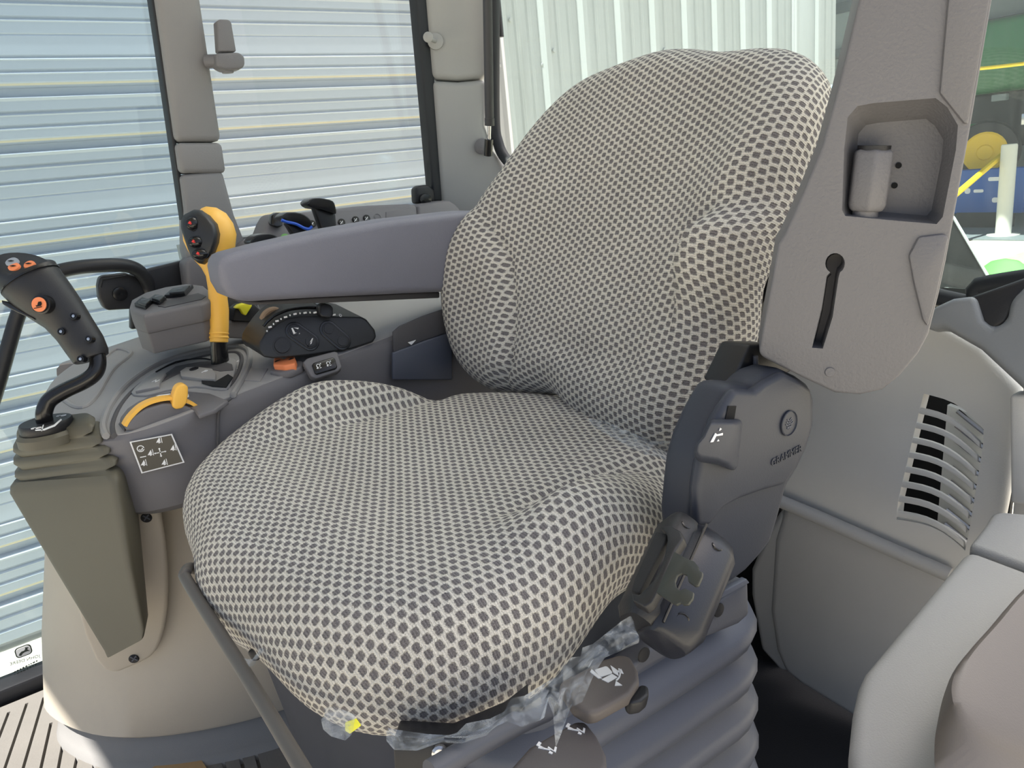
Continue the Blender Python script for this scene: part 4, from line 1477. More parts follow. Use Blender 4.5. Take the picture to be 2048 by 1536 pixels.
# plan of the deck (counter-clockwise from the near front corner)
dpl = [(.105, .955), (.085, .985), (.062, 1.06), (.054, 1.13), (.060, 1.21), (.082, 1.29), (.12, 1.35), (.16, 1.385), (.84, 1.385), (.84, .955), (.47, .945), (.25, .94), (.16, .936), (.125, .942)]
def deckz(x, y):
    p0, n = DECK
    return p0.z - (n.x * (x - p0.x) + n.y * (y - p0.y)) / n.z
bm = bmesh.new()
def dring(ins, dz, flat=None):
    c = V((.45, 1.16, 0))
    out = []
    for x, y in dpl:
        d = V((c.x - x, c.y - y, 0)).normalized() * ins
        xx, yy = x + d.x, y + d.y
        out.append(V((xx, yy, (deckz(xx, yy) + dz) if flat is None else flat)))
    return out
def dense(r):
    return spline(r, 4, True)
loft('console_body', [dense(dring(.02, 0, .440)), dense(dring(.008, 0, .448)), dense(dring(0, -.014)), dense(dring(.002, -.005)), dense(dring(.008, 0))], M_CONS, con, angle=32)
loft('deck_lit_skin', [dense(dring(.007, -.004)), dense(dring(.007, .0004)), dense(dring(.009, .0012))], M_CONS_LIT, con, angle=32)  # lighter skin over the body, top light put into its colour
# straight cap between front module and main near face: seam rib
tube('seam', [at(*q, Y=.936) for q in ((463, 796), (440, 818), (436, 860), (436, 960))], .0018, M_CONSD, con, 8, 4)

# front lobe of the deck with a raised lip
lip = [(92, 782), (104, 760), (140, 740), (200, 712), (222, 698), (258, 706), (262, 716), (220, 748), (186, 800), (170, 816), (150, 812), (132, 800)]
tube('deck_lip', [dk(*q, h=.001) for q in ((120, 790), (150, 765), (205, 720), (232, 700), (256, 702), (260, 712), (225, 742), (196, 790), (172, 814), (150, 814), (128, 800))], .0035, M_CONS_LIT, con, 8, 4)

# gear quadrant: bezel ring, plate, gates
def deckslab(name, px, h, mat, parent, th=None, bev=.002, smooth=0):
    pts = [dk(*q, h=h) for q in px]
    return slab(name, pts, -DN * (th or (h + .004)), mat, parent, bev, 3, 30, smooth)
outer_arc = [(212, 872), (206, 850), (220, 812), (252, 772), (300, 738), (350, 716), (410, 700), (470, 692), (494, 698), (500, 712), (494, 740), (478, 770), (466, 790)]
inner_arc = [(228, 872), (226, 848), (242, 812), (272, 778), (318, 746), (366, 726), (420, 712), (466, 706), (480, 710), (484, 722), (478, 744), (466, 766), (452, 782)]
tube('quadrant_rim', [dk(*q, h=.002) for q in outer_arc], .0042, M_CONS_LIT, con, 8, 4)
tube('quadrant_step', [dk(*q, h=.000) for q in inner_arc], .0034, M_CONSD, con, 8, 4)
gp_ = [(262, 784), (296, 752), (340, 731), (390, 717), (440, 712), (466, 716), (472, 726), (468, 748), (458, 772), (440, 778), (390, 772), (330, 780), (290, 790)]
qd = deckslab('quadrant_plate', gp_, .004, M_CONS_LIT, con, bev=.0015, smooth=3)
deckslab('gate_recess', [(314, 758), (352, 732), (400, 723), (438, 720), (464, 728), (466, 740), (440, 742), (404, 735), (366, 743), (338, 756), (316, 768)], .0048, M_CONSD, qd, .002, .0004)
deckslab('gate_block', [(360, 742), (372, 734), (394, 733), (424, 737), (431, 746), (430, 758), (404, 757), (362, 752)], .0085, M_CONS_LIT, qd, .006, .001)
deckslab('neutral_block', [(270, 782), (288, 764), (318, 748), (332, 746), (320, 762), (318, 772)], .008, M_CONS_LIT, qd, .006, .001)
deckslab('gate_hole', [(402, 756), (430, 763), (456, 748), (466, 754), (452, 774), (424, 772), (404, 766)], .0056, M_DARK, qd, .001, 0)
tube('gate_groove', [dk(*q, h=.0046) for q in ((312, 744), (352, 724), (400, 717), (424, 720))], .0012, M_DARK, qd, 6, 3)
lathe('screw', [(.0062, 0), (.0060, .001), (.0036, .0012), (.0034, -.001), (.0001, -.001)], dk(388, 738, .0087), DN, M_BLACK, qd, 16)


def mark(s, px, py, size, h, parent, pl=DECK, mat=None, rot=0):
    o = at(px, py, pl=pl, h=h)
    ex = V((1, .0, .1)).normalized() if pl is DECK else None
    e1 = V((math.cos(math.radians(rot)), math.sin(math.radians(rot)), 0))
    e1 = (e1 - pl[1] * e1.dot(pl[1])).normalized()
    e2 = pl[1].cross(e1)
    return text('lettering', s, o, e1, e2, size, mat or M_WHITE, parent)


mark('P', 409, 743, .012, .0088, qd, rot=-60)
mark('N', 311, 762, .011, .0083, qd, rot=-60)
mark('D', 478, 722, .009, .001, qd, rot=-60)
mark('R', 478, 736, .009, .001, qd, rot=-60)
for px in (424, 431):
    pass

# throttle quadrant housing: half disc with a dark parting line
hd = [(251, 862), (254, 852), (268, 834), (292, 818), (326, 808), (360, 808), (388, 818), (396, 826), (390, 834), (372, 842), (320, 852), (270, 862)]
hq = slab('throttle_housing', [at(*q, Y=.948) for q in hd], V((0, .035, .004)), M_CONS, con, .004)
deckslab('throttle_bed', [(236, 846), (262, 812), (300, 790), (360, 780), (420, 786), (456, 800), (430, 818), (396, 830), (388, 818), (352, 806), (300, 814), (262, 838), (248, 862)], .003, M_CONS, con, .006, .002)
for poly in ([(298, 797), (318, 790), (340, 787), (342, 788.5), (320, 792.5), (300, 800)], [(372, 790), (377, 788), (378, 793), (373, 796)], [(276, 810), (281, 805), (283, 807), (280, 811), (281, 815), (278, 814)]):
    o_ = dk(*poly[0], h=.0032)
    bm = bmesh.new()
    add_poly_prism(bm, [dk(*q, h=.0036) for q in poly], -DN * .0003)
    finish('throttle_mark', bm, M_WHITE, con)

# blank cover, orange rocker housing, twin rocker bezel
bl = deckslab('blank_cover', [(486, 760), (498, 736), (536, 736), (520, 762)], .0024, M_CONS_LIT, con, .004, .0008)
oh = deckslab('rocker_housing', [(538, 742), (542, 730), (556, 722), (590, 716), (606, 722), (604, 732), (580, 742), (556, 746)], .006, M_CONS, con, .01, .003)
deckslab('orange_rocker', [(546, 729), (547, 716), (558, 714), (568, 717), (578, 712), (588, 711), (592, 720), (590, 727), (568, 731)], .013, M_ORB, con, .010, .002)
for (px, py) in ((554, 722), (582, 718)):
    o_ = dk(px, py, .0132)
    ink('rocker_mark', [[(-.004, -.002), (0, .002), (.004, -.001), (.002, -.002)]], o_, V((1, 0, .1)), V((0, 1, .05)), M_DARK, con)
PN_ = V((-.10, -.80, .60)).normalized()
PTW = (at(648, 732, Y=.928), PN_)
tb = slab('rocker_bezel', [at(*q, pl=PTW) for q in ((606, 724), (614, 716), (668, 702), (676, 704), (684, 734), (676, 742), (632, 757), (622, 752))], -PN_ * .012, M_CONS, con, .002)
tw_ = slab('twin_rocker', [at(*q, pl=PTW, h=.003) for q in ((624, 729), (628, 725), (666, 714), (670, 717), (675, 733), (672, 737), (634, 748), (630, 746))], -PN_ * .006, M_BLACKG, tb, .0016)
for (px, py) in ((637, 733), (657, 728)):
    o_ = at(px, py, pl=PTW, h=.0033)
    e1 = (at(px + 10, py - 3, pl=PTW) - at(px, py, pl=PTW)).normalized()
    e2 = -(PN_.cross(e1)) if PN_.cross(e1).z < 0 else PN_.cross(e1)
    ink('rocker_icon', [arcs((0, .001), .0022, -60, 260, .0004), [(-.003, -.003), (-.001, -.003), (-.001, -.0012), (-.003, -.0012)], [(.0005, -.003), (.003, -.003), (.003, -.0022), (.0005, -.0022)], [(.003, .002), (.0042, .002), (.0042, .0036), (.003, .0036)]], o_, e1, e2, M_WHITE, tw_)
# rear pocket of the near face (dark recess) and its white chip
slab('rear_pocket', [at(*q, Y=.936) for q in ((786, 664), (800, 652), (846, 632), (905, 612), (905, 662), (850, 680), (788, 704))], V((0, .003, 0)), M_CONSD, con, .001)
slab('pocket_panel', [at(*q, Y=.932) for q in ((786, 706), (850, 682), (905, 664), (905, 760), (786, 760))], V((0, .006, 0)), M_SEATD, con, .002)
slab('white_chip', [at(*q, Y=.931) for q in ((816, 685), (832, 680), (823, 690))], V((0, .001, 0)), M_WHITE, con)

# sticker
sq = [(259, 884), (344, 868), (369, 925), (283, 947)]
PST = plane3(*[at(*q, Y=yy) for q, yy in zip(sq[:3], (.941, .927, .925))])
stb = slab('warning_sticker', [at(*q, pl=PST, h=.0012) for q in sq], -PST[1] * .0006, M_WHITE, con)
stk = slab('black_field', [at(*q, pl=PST, h=.0017) for q in shrink(sq, .93)], -PST[1] * .0004, M_BLACKG, stb)
so2 = at(sum(q[0] for q in sq) / 4, sum(q[1] for q in sq) / 4, pl=PST, h=.0019)
e1 = (at(*sq[1], pl=PST) - at(*sq[0], pl=PST)).normalized()
e2 = (at(*sq[0], pl=PST) - at(*sq[3], pl=PST))
e2 = (e2 - e1 * e2.dot(e1)).normalized()
wq = (at(*sq[1], pl=PST) - at(*sq[0], pl=PST)).length
hq_ = (at(*sq[0], pl=PST) - at(*sq[3], pl=PST)).length


def st_poly(pts):
    return [((x - .5) * wq, (.5 - y) * hq_) for x, y in pts]


gl = []
cx0, cy0 = .58, .50
for (dx, dy) in ((1, 0), (-1, 0), (0, 1), (0, -1)):
    def tr(a, b):
        return (cx0 + dx * a - dy * b, cy0 + (dy * a + dx * b) * .95)
    gl.append(st_poly([tr(.02, .012), tr(.11, .012), tr(.11, .03), tr(.15, 0), tr(.11, -.03), tr(.11, -.012), tr(.02, -.012)]))
for (x, y) in ((.62, .14), (.90, .44), (.62, .82), (.36, .46), (.15, .72)):
    gl.append(st_poly([(x - .08, y + .05), (x + .02, y - .09), (x + .03, y + .02), (x - .01, y + .06)]))
    gl.append(st_poly([(x + .05, y - .10), (x + .065, y - .10), (x + .065, y + .09), (x + .05, y + .09)]))
    gl.append(st_poly([(x - .03, y + .07), (x + .03, y + .04), (x + .04, y + .06), (x - .02, y + .09)]))
gl.append([((.16 - .5) * wq + a, (.5 - .28) * hq_ + b) for a, b in arcs((0, 0), .0036, 0, 340, .0005)])
gl.append([((.16 - .5) * wq + a, (.5 - .28) * hq_ + b) for a, b in arcs((0, 0), .0018, 200, 380, .0005)])
gl.append(st_poly([(.10, .52), (.24, .52), (.24, .545), (.10, .545)]))
ink('pictograms', gl, so2, e1, e2, M_WHITE, stk, .0003)

# flange for the loader lever boot, with two plugs
PFL = (at(300, 1050, Y=.992), V((-.42, -.90, -.12)).normalized())
fl2 = slab('boot_flange', [at(*q, pl=PFL) for q in ((250, 1008), (300, 1014), (318, 1024), (324, 1050), (334, 1130), (334, 1220), (322, 1282), (300, 1316), (250, 1340), (224, 1346), (190, 1320), (150, 1200), (150, 1010))], -PFL[1] * .012, M_PED, con, .005, 3, 30, 2)
for (px, py) in ((293, 1035), (268, 1317)):
    pg = lathe('plug', [(.0066, -.002), (.0066, .0012), (.0056, .0022), (.0001, .0016)], at(px, py, pl=PFL), PFL[1], M_BLACK, con, 18)
    u_, w_, _ = basis(PFL[1])
    o_ = at(px, py, pl=PFL, h=.0024)
    ink('plug_cross', [[(-.005, -.0008), (.005, -.0008), (.005, .0008), (-.005, .0008)], [(-.0008, -.005), (.0008, -.005), (.0008, .005), (-.0008, .005)]], o_, (u_ + w_).normalized(), (w_ - u_).normalized(), M_SEATD, pg, .0006)

# ---- switch box on the far edge of the deck
sb = thing('switch_box', 'taupe switch box with black rocker switches on the far edge of the console', 'switch box', dk(290, 702))
PSB = (at(300, 615, Z=.662), V((-.05, -.04, 1)).normalized())
tp = [(258, 612), (262, 600), (290, 585), (330, 574), (375, 567), (408, 571), (420, 582), (424, 598), (400, 606), (312, 624), (286, 630), (262, 622)]
r_t = [at(*q, pl=PSB) for q in tp]
ctr = sum(r_t, V()) / len(r_t)
def down(f, z):
    out = []
    for p in r_t:
        q = ctr + (p - ctr) * f
        q.z = p.z - z
        out.append(q)
    return out
loft('base', [down(.94, .054), down(.96, .027), down(.96, .0245)], M_CONS, sb, bevel=.003, angle=50)
loft('hood', [down(.985, .026), down(1.0, .020), down(1.0, .004), down(.97, 0)], M_CONS, sb, bevel=.0015, angle=50)
slab('tray', [at(*q, pl=PSB, h=.0008) for q in ((318, 604), (396, 586), (412, 592), (404, 598), (330, 614), (316, 612))], V((0, 0, -.001)), M_CONSD, sb, 0)
for i, q in enumerate((((268, 606), (284, 593), (304, 600), (290, 612)), ((296, 598), (310, 587), (332, 593), (318, 604)), ((328, 590), (344, 576), (386, 569), (370, 586)))):
    sw_ = slab('rocker_switch', [at(*p, pl=PSB, h=.005) for p in q], V((0, 0, -.006)), M_BLACK, sb, .0012)
    slab('rocker_face', [at(*p, pl=PSB, h=.0085) for p in shrink(q, .72, 2, -2)], V((0, 0, -.004)), M_PODB, sw_, .001)
    ink('rocker_dash', [[(-.004, -.0006), (.004, -.0006), (.004, .0006), (-.004, .0006)]], at(sum(a[0] for a in q) / 4 + 2, sum(a[1] for a in q) / 4 - 3, pl=PSB, h=.0088), V((1, .1, 0)), V((0, 1, 0)), M_GREYB, sw_)

# ---- yellow safety switch block
ys = thing('safety_switch', 'yellow and black flip switch in a taupe housing below the armrest', 'switch', dk(486, 680))
PYS = (at(487, 660, Y=1.13), V((-.15, -.95, .25)).normalized())
slab('housing', [at(*q, pl=PYS) for q in ((400, 664), (412, 646), (463, 642), (504, 644), (516, 606), (530, 640), (524, 668), (512, 679), (450, 676), (400, 672))], V((0, .05, 0)), M_CONS, ys, .004)
slab('switch_well', [at(*q, pl=PYS, h=.006) for q in ((465, 642), (470, 618), (480, 610), (505, 604), (522, 620), (524, 636), (504, 644))], V((0, .03, 0)), M_BLACK, ys, .002)
slab('yellow_cap', [at(*q, pl=PYS, h=.014) for q in ((470, 617), (478, 610), (502, 603), (505, 612), (492, 632), (486, 628), (480, 618))], V((0, .014, 0)), M_YEL, ys, .002)
ink('switch_icon', [arcs((0, 0), .003, 0, 300, .0005), [(-.006, .002), (-.003, .004), (-.004, .001)], [(.003, .004), (.006, .003), (.005, .001)]], at(516, 640, pl=PYS, h=.001), V((1, 0, 0)), UP, M_WHITE, ys)
# lower wedge between switch and deck
# ---- black control pod
pod = thing('control_pod', 'black control pod with round buttons and a marked slider on the console', 'control pod', dk(630, 705))
PPD = (at(640, 700, Y=.955), V((-.12, -.93, .34)).normalized())
pf = [(520, 700), (520, 684), (531, 665), (545, 655), (556, 646), (576, 636), (600, 632), (640, 632), (722, 634), (732, 640), (748, 660), (751, 674), (744, 684), (701, 697), (619, 710), (546, 716), (528, 713)]
f0 = [at(*q, pl=PPD) for q in pf]
f1 = [at(*q, pl=PPD, h=-.004) for q in shrink(pf, 1.015)]
bk = [(512, 690), (514, 676), (524, 658), (534, 644), (548, 628), (566, 614), (590, 604), (624, 602), (706, 614), (716, 622), (734, 646), (738, 662), (730, 674), (690, 688), (610, 700), (540, 706), (520, 702)]
f2 = [at(*q, pl=PPD, h=-.006) + V((0, .058, 0)) for q in bk]
f3 = [at(*q, pl=PPD, h=-.006) + V((0, .066, -.004)) for q in shrink(bk, .96)]
pb2 = loft('pod_body', [f0, f1, f2, f3], M_PODB, pod, bevel=.002, angle=40)


def podbtn(name, px, py, r, mat, parent, h=.003):
    return lathe(name, [(r * 1.25, -.001), (r * 1.25, .0005), (r, .0008), (r * .96, h), (r * .7, h * 1.05), (.0001, h * .9)], at(px, py, pl=PPD), PPD[1], mat, parent, 22)


podbtn('round_button', 564, 692, .0098, M_BLACK, pod)
for (a, b) in (((589, 662), (620, 684)), ((657, 659), (684, 683))):
    d = at(*b, pl=PPD) - at(*a, pl=PPD)
    e1_ = d.normalized()
    e2_ = PPD[1].cross(e1_)
    c_ = (at(*a, pl=PPD) + at(*b, pl=PPD)) / 2
    slab('button_rim', put2d(rrect(d.length + .024, .024, .0118, 6), c_ + PPD[1] * .0012, e1_, e2_), -PPD[1] * .003, M_BLACKG, pod, .0008)
    rock = slab('rocker_button', put2d(rrect(d.length + .018, .018, .0088, 6), c_ + PPD[1] * .0025, e1_, e2_), -PPD[1] * .003, M_BLACK, pod, .0008)
    for p in (a, b):
        podbtn('button_dish', p[0], p[1], .0068, M_BLACK, rock, .0038)
for (px, py, pol) in ((591, 662, [[(-.005, .005), (-.003, .005), (-.001, -.002), (.005, -.003), (.005, -.005), (-.003, -.005)], [(-.002, .005), (.005, .003), (.0035, .0015)]]),
                      (620, 684, [[(-.005, -.005), (-.003, -.005), (.0, .0), (.0035, .004), (.005, .004), (.001, -.003)], [(-.001, -.005), (.005, -.005), (.005, -.003), (.001, -.003)]])):
    ink('button_icon', pol, at(px, py, pl=PPD, h=.0042), V((1, .0, .05)).normalized(), UP, M_WHITE, pod)
# slider scale: white dashes along the top edge, slider block, thumb wheel
sc_px = [(534, 662), (540, 654), (547, 648), (554, 642), (562, 638), (571, 634), (580, 630.5), (590, 628), (600, 626.5), (610, 625.5), (620, 625), (630, 625), (640, 625.5), (650, 626.5), (660, 628), (668, 629.5)]
PTOP = plane3(at(560, 640, pl=PPD, h=.0005), at(720, 634, pl=PPD, h=.0005), at(610, 606, pl=PPD, h=-.006) + V((0, .050, 0)))
tube('slider_slot', [at(x, y - 5, pl=PPD, h=-.002) + V((0, .012, .002)) for x, y in sc_px], .0022, M_BLACKG, pod, 8)
for i, (x, y) in enumerate(sc_px):
    p = at(x, y, pl=PPD, h=.0022)
    box('scale_mark', p, (.0042 if i % 2 else .0014, .0012, .0022), M_WHITE, pod)
slab('slider_knob', [at(*q, pl=PPD, h=.010) for q in ((641, 612), (650, 606), (662, 610), (667, 616), (667, 632), (660, 636), (644, 634), (640, 628))], V((0, .016, 0)), M_BLACK, pod, .002)
tube('slider_pin', [at(640, 606, pl=PPD, h=-.01) + V((0, .02, 0)), at(650, 615, pl=PPD, h=.003)], .0022, M_METAL, pod, 8)
twl = lathe('thumb_wheel', [(.018, -.006), (.020, -.004), (.020, .004), (.018, .006)], at(566, 640, pl=PPD, h=-.012) + V((0, .035, -.006)), V((0, 1, .1)), plastic('wheel_tan', (150, 126, 104), .6), pod, 26)
mark('0', 681, 631, .008, 0, pod, pl=(at(681, 631, pl=PPD, h=.002), V((-.1, -.6, .8)).normalized()))
# dial buttons on the far side of the pod, seen under the armrest
for (px, py) in ((690, 602), (702, 606), (760, 600)):
    pass
fd = slab('far_panel', [at(*q, Y=1.22) for q in ((640, 592), (776, 584), (770, 604), (730, 628), (690, 640), (640, 610))], V((0, .02, 0)), M_CONS, con, .003)
box('dial_key', at(692, 604, Y=1.215), (.014, .006, .012), M_BLACK, con, bevel=.001)
text('lettering', '1', at(703, 606, Y=1.2185), V((1, 0, 0)), UP, .009, M_WHITE, con)
text('lettering', '2-C', at(760, 597, Y=1.2185), V((1, 0, .1)), UP, .010, M_WHITE, con)
text('lettering', '15', at(670, 595, Y=1.2185), V((1, 0, .1)), UP, .009, M_WHITE, con)

# ---- upright rear dash strip with its round buttons
dsh = thing('button_dash', 'taupe upright dash strip with a row of round black buttons behind the armrest', 'dash', at(700, 470, Y=1.36))
PDS = (at(700, 440, Y=1.33), V((-.05, -.90, .42)).normalized())
slab('strip', [at(*q, pl=PDS) for q in ((480, 520), (490, 486), (524, 474), (534, 448), (544, 431), (560, 428), (620, 425), (700, 416), (741, 411), (818, 408), (834, 411), (838, 440), (838, 520), (700, 560), (500, 560))], V((0, .06, 0)), M_CONS, dsh, .006)
slab('strip_end', [at(*q, pl=PDS) for q in ((836, 411), (898, 400), (912, 408), (932, 430), (935, 520), (838, 520))], V((0, .06, 0)), M_CONS, dsh, .006)
slab('blank_panel', [at(*q, pl=PDS, h=.0012) for q in ((772, 424), (822, 416), (828, 420), (830, 446), (772, 452))], V((0, .003, 0)), M_CONS, dsh, .001)
for (px, py, on) in ((640, 447, 1), (683, 445, 1), (711, 440, 1), (733, 437, 1), (755, 434, 0), (624, 448, 1)):
    rB = .0068
    bt_ = lathe('round_button', [(rB, -.001), (rB, .0016), (rB * .9, .003), (.0001, .0032)] if on else [(rB, 0), (rB, .0008), (rB * .84, .0010), (rB * .8, .0002), (.0001, .0002)],
                at(px, py, pl=PDS), PDS[1], M_BLACKG if on else M_CONS, dsh, 20)
    if on:
        ink('button_icon', [[(-.0035, -.0025), (-.002, -.0032), (.0035, .002), (.002, .003)], [(-.003, .001), (-.0012, .002), (-.002, .0035)], [(.001, -.003), (.003, -.003), (.003, -.0012), (.001, -.0012)]], at(px, py, pl=PDS, h=.0034), V((1, 0, 0)), UP, M_WHITE, bt_)
slab('dark_key', [at(*q, pl=PDS, h=.012) for q in ((543, 450), (544, 430), (554, 425), (566, 425), (566, 452), (556, 456))], V((0, .02, 0)), M_BLACKG, dsh, .003)
gd = lathe('green_disc', [(.0085, 0), (.0085, .0015), (.0001, .002)], at(571, 477, pl=PDS, h=.004), PDS[1], M_GRN, dsh, 20)
ink('disc_mark', [[(-.004, .004), (-.002, .004), (.0, -.002), (.004, -.001), (.003, -.004), (-.002, -.004)]], at(571, 477, pl=PDS, h=.0062), V((1, 0, 0)), UP, M_WHITE, gd)

# ================================================================== levers
def oval_rings(cs, D):
    """cs: (px, py, half-width px, depth ratio) from bottom to top; rings lie across the path"""
    out = []
    P = [at(c[0], c[1], D=(c[4] if len(c) > 4 else D)) for c in cs]
    for i, c in enumerate(cs):
        t = (P[min(i + 1, len(P) - 1)] - P[max(i - 1, 0)]).normalized()
        side = t.cross(FWD).normalized()
        dep = side.cross(t).normalized()
        d = (P[i] - EYE).dot(FWD)
        r = c[2] / F_PX * d
        out.append([P[i] + side * math.cos(a) * r + dep * math.sin(a) * r * c[3] for a in [2 * math.pi * k / 24 for k in range(24)]])
    return out


# --- yellow-orange gear lever
DG = 1.055
gl_ = thing('gear_lever', 'tall yellow-orange gear lever with a black three-button face', 'lever', dk(440, 762))
tube('black_stem', [at(444, 770, D=DG + .02), at(442, 740, D=DG + .015), at(438, 700, D=DG + .008), at(437, 676, D=DG)], [.0125, .0125, .0115, .010], M_BLACKG, gl_, 16)
tube('stem_collar', [at(443, 758, D=DG + .02), at(442, 742, D=DG + .018)], .015, M_BLACK, gl_, 16)
loft('grip', oval_rings([(438, 686, 8, 1), (438, 684, 17.5, 1), (438, 672, 18, 1), (438, 668, 17, 1), (438, 664, 18, 1), (439, 656, 17.6, 1), (438, 620, 19, 1), (434, 575, 17.5, 1), (430, 550, 17.5, 1), (427, 533, 23, 1), (424, 515, 36, .9), (423, 497, 46, .8), (420, 475, 52, .75), (416, 455, 50, .72), (412, 438, 42, .7), (408, 427, 28, .66), (404, 420, 12, .6), (402, 418.5, 3, .6)], DG), M_ORNG, gl_, angle=60)
for y in (675, 667):
    loft('grip_ring', oval_rings([(438, y + 2, 18.2, 1), (438, y + 1, 19, 1), (438, y - 1, 19, 1), (438, y - 2, 18.2, 1)], DG), M_ORNG, gl_, angle=60)
fpx = [(360, 440), (366, 428), (384, 419), (396, 420), (414, 431), (428, 448), (433, 468), (431, 486), (424, 506), (412, 522), (404, 529), (394, 527), (383, 518), (375, 500), (366, 474), (360, 455)]
PGF = (at(398, 474, D=DG - .034), (-FWD * .95 - RIGHT * .32 + V((0, 0, -.02))).normalized())
fc_ = loft('button_face', [[at(*q, pl=PGF, h=-.030) for q in shrink(fpx, .99, 12, 0)], [at(*q, pl=PGF, h=-.012) for q in shrink(fpx, 1.0, 4, 0)], [at(*q, pl=PGF, h=0) for q in shrink(fpx, .95)], [at(*q, pl=PGF, h=.003) for q in shrink(fpx, .80)]], M_PODB, gl_, angle=60)
for (px, py, rx, ry) in ((386, 447, 12, 13), (393, 484, 14, 11), (402, 508, 15, 10)):
    c_ = at(px, py, pl=PGF, h=.004)
    d_ = (c_ - EYE).dot(FWD)
    e1_, e2_ = RIGHT, -DOWN
    rr = [[c_ + (e1_ * math.cos(a) * rx + e2_ * math.sin(a) * ry) * (f * d_ / F_PX) + PGF[1] * hh for a in [2 * math.pi * k / 20 for k in range(20)]] for f, hh in ((1.18, -.001), (1.12, .0012), (.98, .001), (.9, .0035), (.5, .0055), (.05, .006))]
    bq = loft('round_button', rr, M_BLACKG, fc_, angle=50)
    ink('red_symbol', [[(-.0022, -.001), (0, .0022), (.0024, .0006), (.0008, -.002)], [(.0004, -.0026), (.0028, -.0018), (.0026, -.0006)]], c_ + PGF[1] * .0062, RIGHT, -DOWN, M_RED, bq)

# --- hand throttle
ht = thing('hand_throttle', 'small yellow-orange throttle lever on its curved band at the front of the console', 'lever', at(360, 815, Y=.95))
bandp = spline([at(*q, Y=.955) for q in ((252, 852), (262, 836), (284, 815), (312, 803), (345, 799), (375, 806), (398, 820))], 5)
bm = bmesh.new()
vr = []
for i, p in enumerate(bandp):
    t = (bandp[min(i + 1, len(bandp) - 1)] - bandp[max(i - 1, 0)]).normalized()
    nn = V((0, 1, 0)).cross(t).normalized()
    if nn.z < 0:
        nn = -nn
    vr.append([bm.verts.new(p + V((0, a, 0)) + nn * b) for a, b in ((-.006, 0), (.008, 0), (.008, .004), (-.006, .004))])
for a, b in zip(vr, vr[1:]):
    for k in range(4):
        bm.faces.new((a[k], a[(k + 1) % 4], b[(k + 1) % 4], b[k]))
bm.faces.new(vr[0])
bm.faces.new(vr[-1])
finish('band', bm, M_ORNG, ht, 40)
slab('knob', [at(*q, Y=.944) for q in ((345, 814), (346, 794), (352, 776), (360, 769), (370, 768), (377, 774), (377, 790), (374, 806), (366, 817), (352, 819))], V((0, .016, 0)), M_ORNG, ht, .004, 4)

# --- loader joystick with boot
DJ = .93
js = thing('loader_joystick', 'black loader joystick on a bent tube rising from a green bellows boot', 'joystick', at(210, 1315, D=.93))


def quad_ring(a, b, c, rad=.012, k=5):
    """rounded parallelogram through three seen corners (px, py, D)"""
    A_, B_, C_ = at(a[0], a[1], D=a[2]), at(b[0], b[1], D=b[2]), at(c[0], c[1], D=c[2])
    Dd = A_ + C_ - B_
    P = [A_, B_, C_, Dd]
    out = []
    for i in range(4):
        p, q0, q1 = P[i], P[i - 1], P[(i + 1) % 4]
        d0, d1 = (q0 - p), (q1 - p)
        r0 = min(rad, d0.length * .45)
        r1 = min(rad, d1.length * .45)
        s0, s1 = p + d0.normalized() * r0, p + d1.normalized() * r1
        for j in range(k + 1):
            t = j / k
            out.append(s0 * (1 - t) ** 2 + p * 2 * t * (1 - t) + s1 * t * t)
    return out


rg = [quad_ring((212, 1318, .925), (287, 1278, .880), (294, 1240, .915), .010),
      quad_ring((206, 1306, .925), (290, 1262, .876), (298, 1222, .915), .012),
      quad_ring((110, 1150, .945), (262, 1130, .868), (288, 1090, .925), .014),
      quad_ring((14, 990, .965), (236, 974, .862), (272, 930, .945), .016),
      quad_ring((15, 976, .965), (234, 962, .862), (268, 920, .945), .016),
      quad_ring((22, 966, .962), (228, 950, .866), (260, 910, .942), .018)]
bo = loft('boot', rg, M_BOOT, js, cap1=True, angle=50)
folds = [((24, 952), (232, 930), (250, 888), .962, .870, .938), ((22, 926), (220, 906), (232, 868), .958, .874, .934), ((22, 902), (206, 884), (214, 850), .955, .878, .930), ((30, 876), (188, 862), (192, 834), .950, .884, .925)]
prev = rg[-1]
allr = [rg[-1]]
for a, b, c, da, db, dc in folds:
    o3 = (14, 12, 10)
    inn = quad_ring((a[0] + 14, a[1] + 14, da), (b[0] - 12, b[1] + 10, db + .004), (c[0] - 12, c[1] + 10, dc), .016)
    lo1 = quad_ring((a[0], a[1] + 6, da), (b[0], b[1] + 4, db), (c[0], c[1] + 4, dc), .018)
    up1 = quad_ring((a[0], a[1] - 3, da), (b[0], b[1] - 4, db), (c[0], c[1] - 4, dc), .018)
    top_ = quad_ring((a[0] + 12, a[1] - 10, da), (b[0] - 10, b[1] - 12, db + .004), (c[0] - 10, c[1] - 10, dc), .018)
    allr += [inn, lo1, up1, top_]
loft('bellows', allr, M_BOOT, js, angle=60)
dc0 = at(95, 856, D=.915)
lathe('boot_neck', [(.034, -.016), (.034, -.006), (.030, -.002)], dc0, UP, M_BOOT, js, 28)
dcr = 48 / F_PX * .915
dsc = lathe('lock_disc', [(dcr * .94, -.004), (dcr, -.001), (dcr, .008), (dcr * .96, .0095), (.0001, .0098)], dc0, UP, M_BLACK, js, 32)
dt = dc0 + UP * .0100
def dpx(px, py):
    return at(px, py, pl=(dt, UP))
for q in ([(70, 860), (88, 858), (108, 850), (122, 838), (124, 840), (110, 853), (89, 861), (71, 862)], [(82, 862), (86, 850), (88, 850), (84, 863)]):
    bm = bmesh.new()
    add_poly_prism(bm, [dpx(*p) + UP * .0004 for p in q], -UP * .0003)
    finish('disc_mark', bm, M_WHITE, dsc)
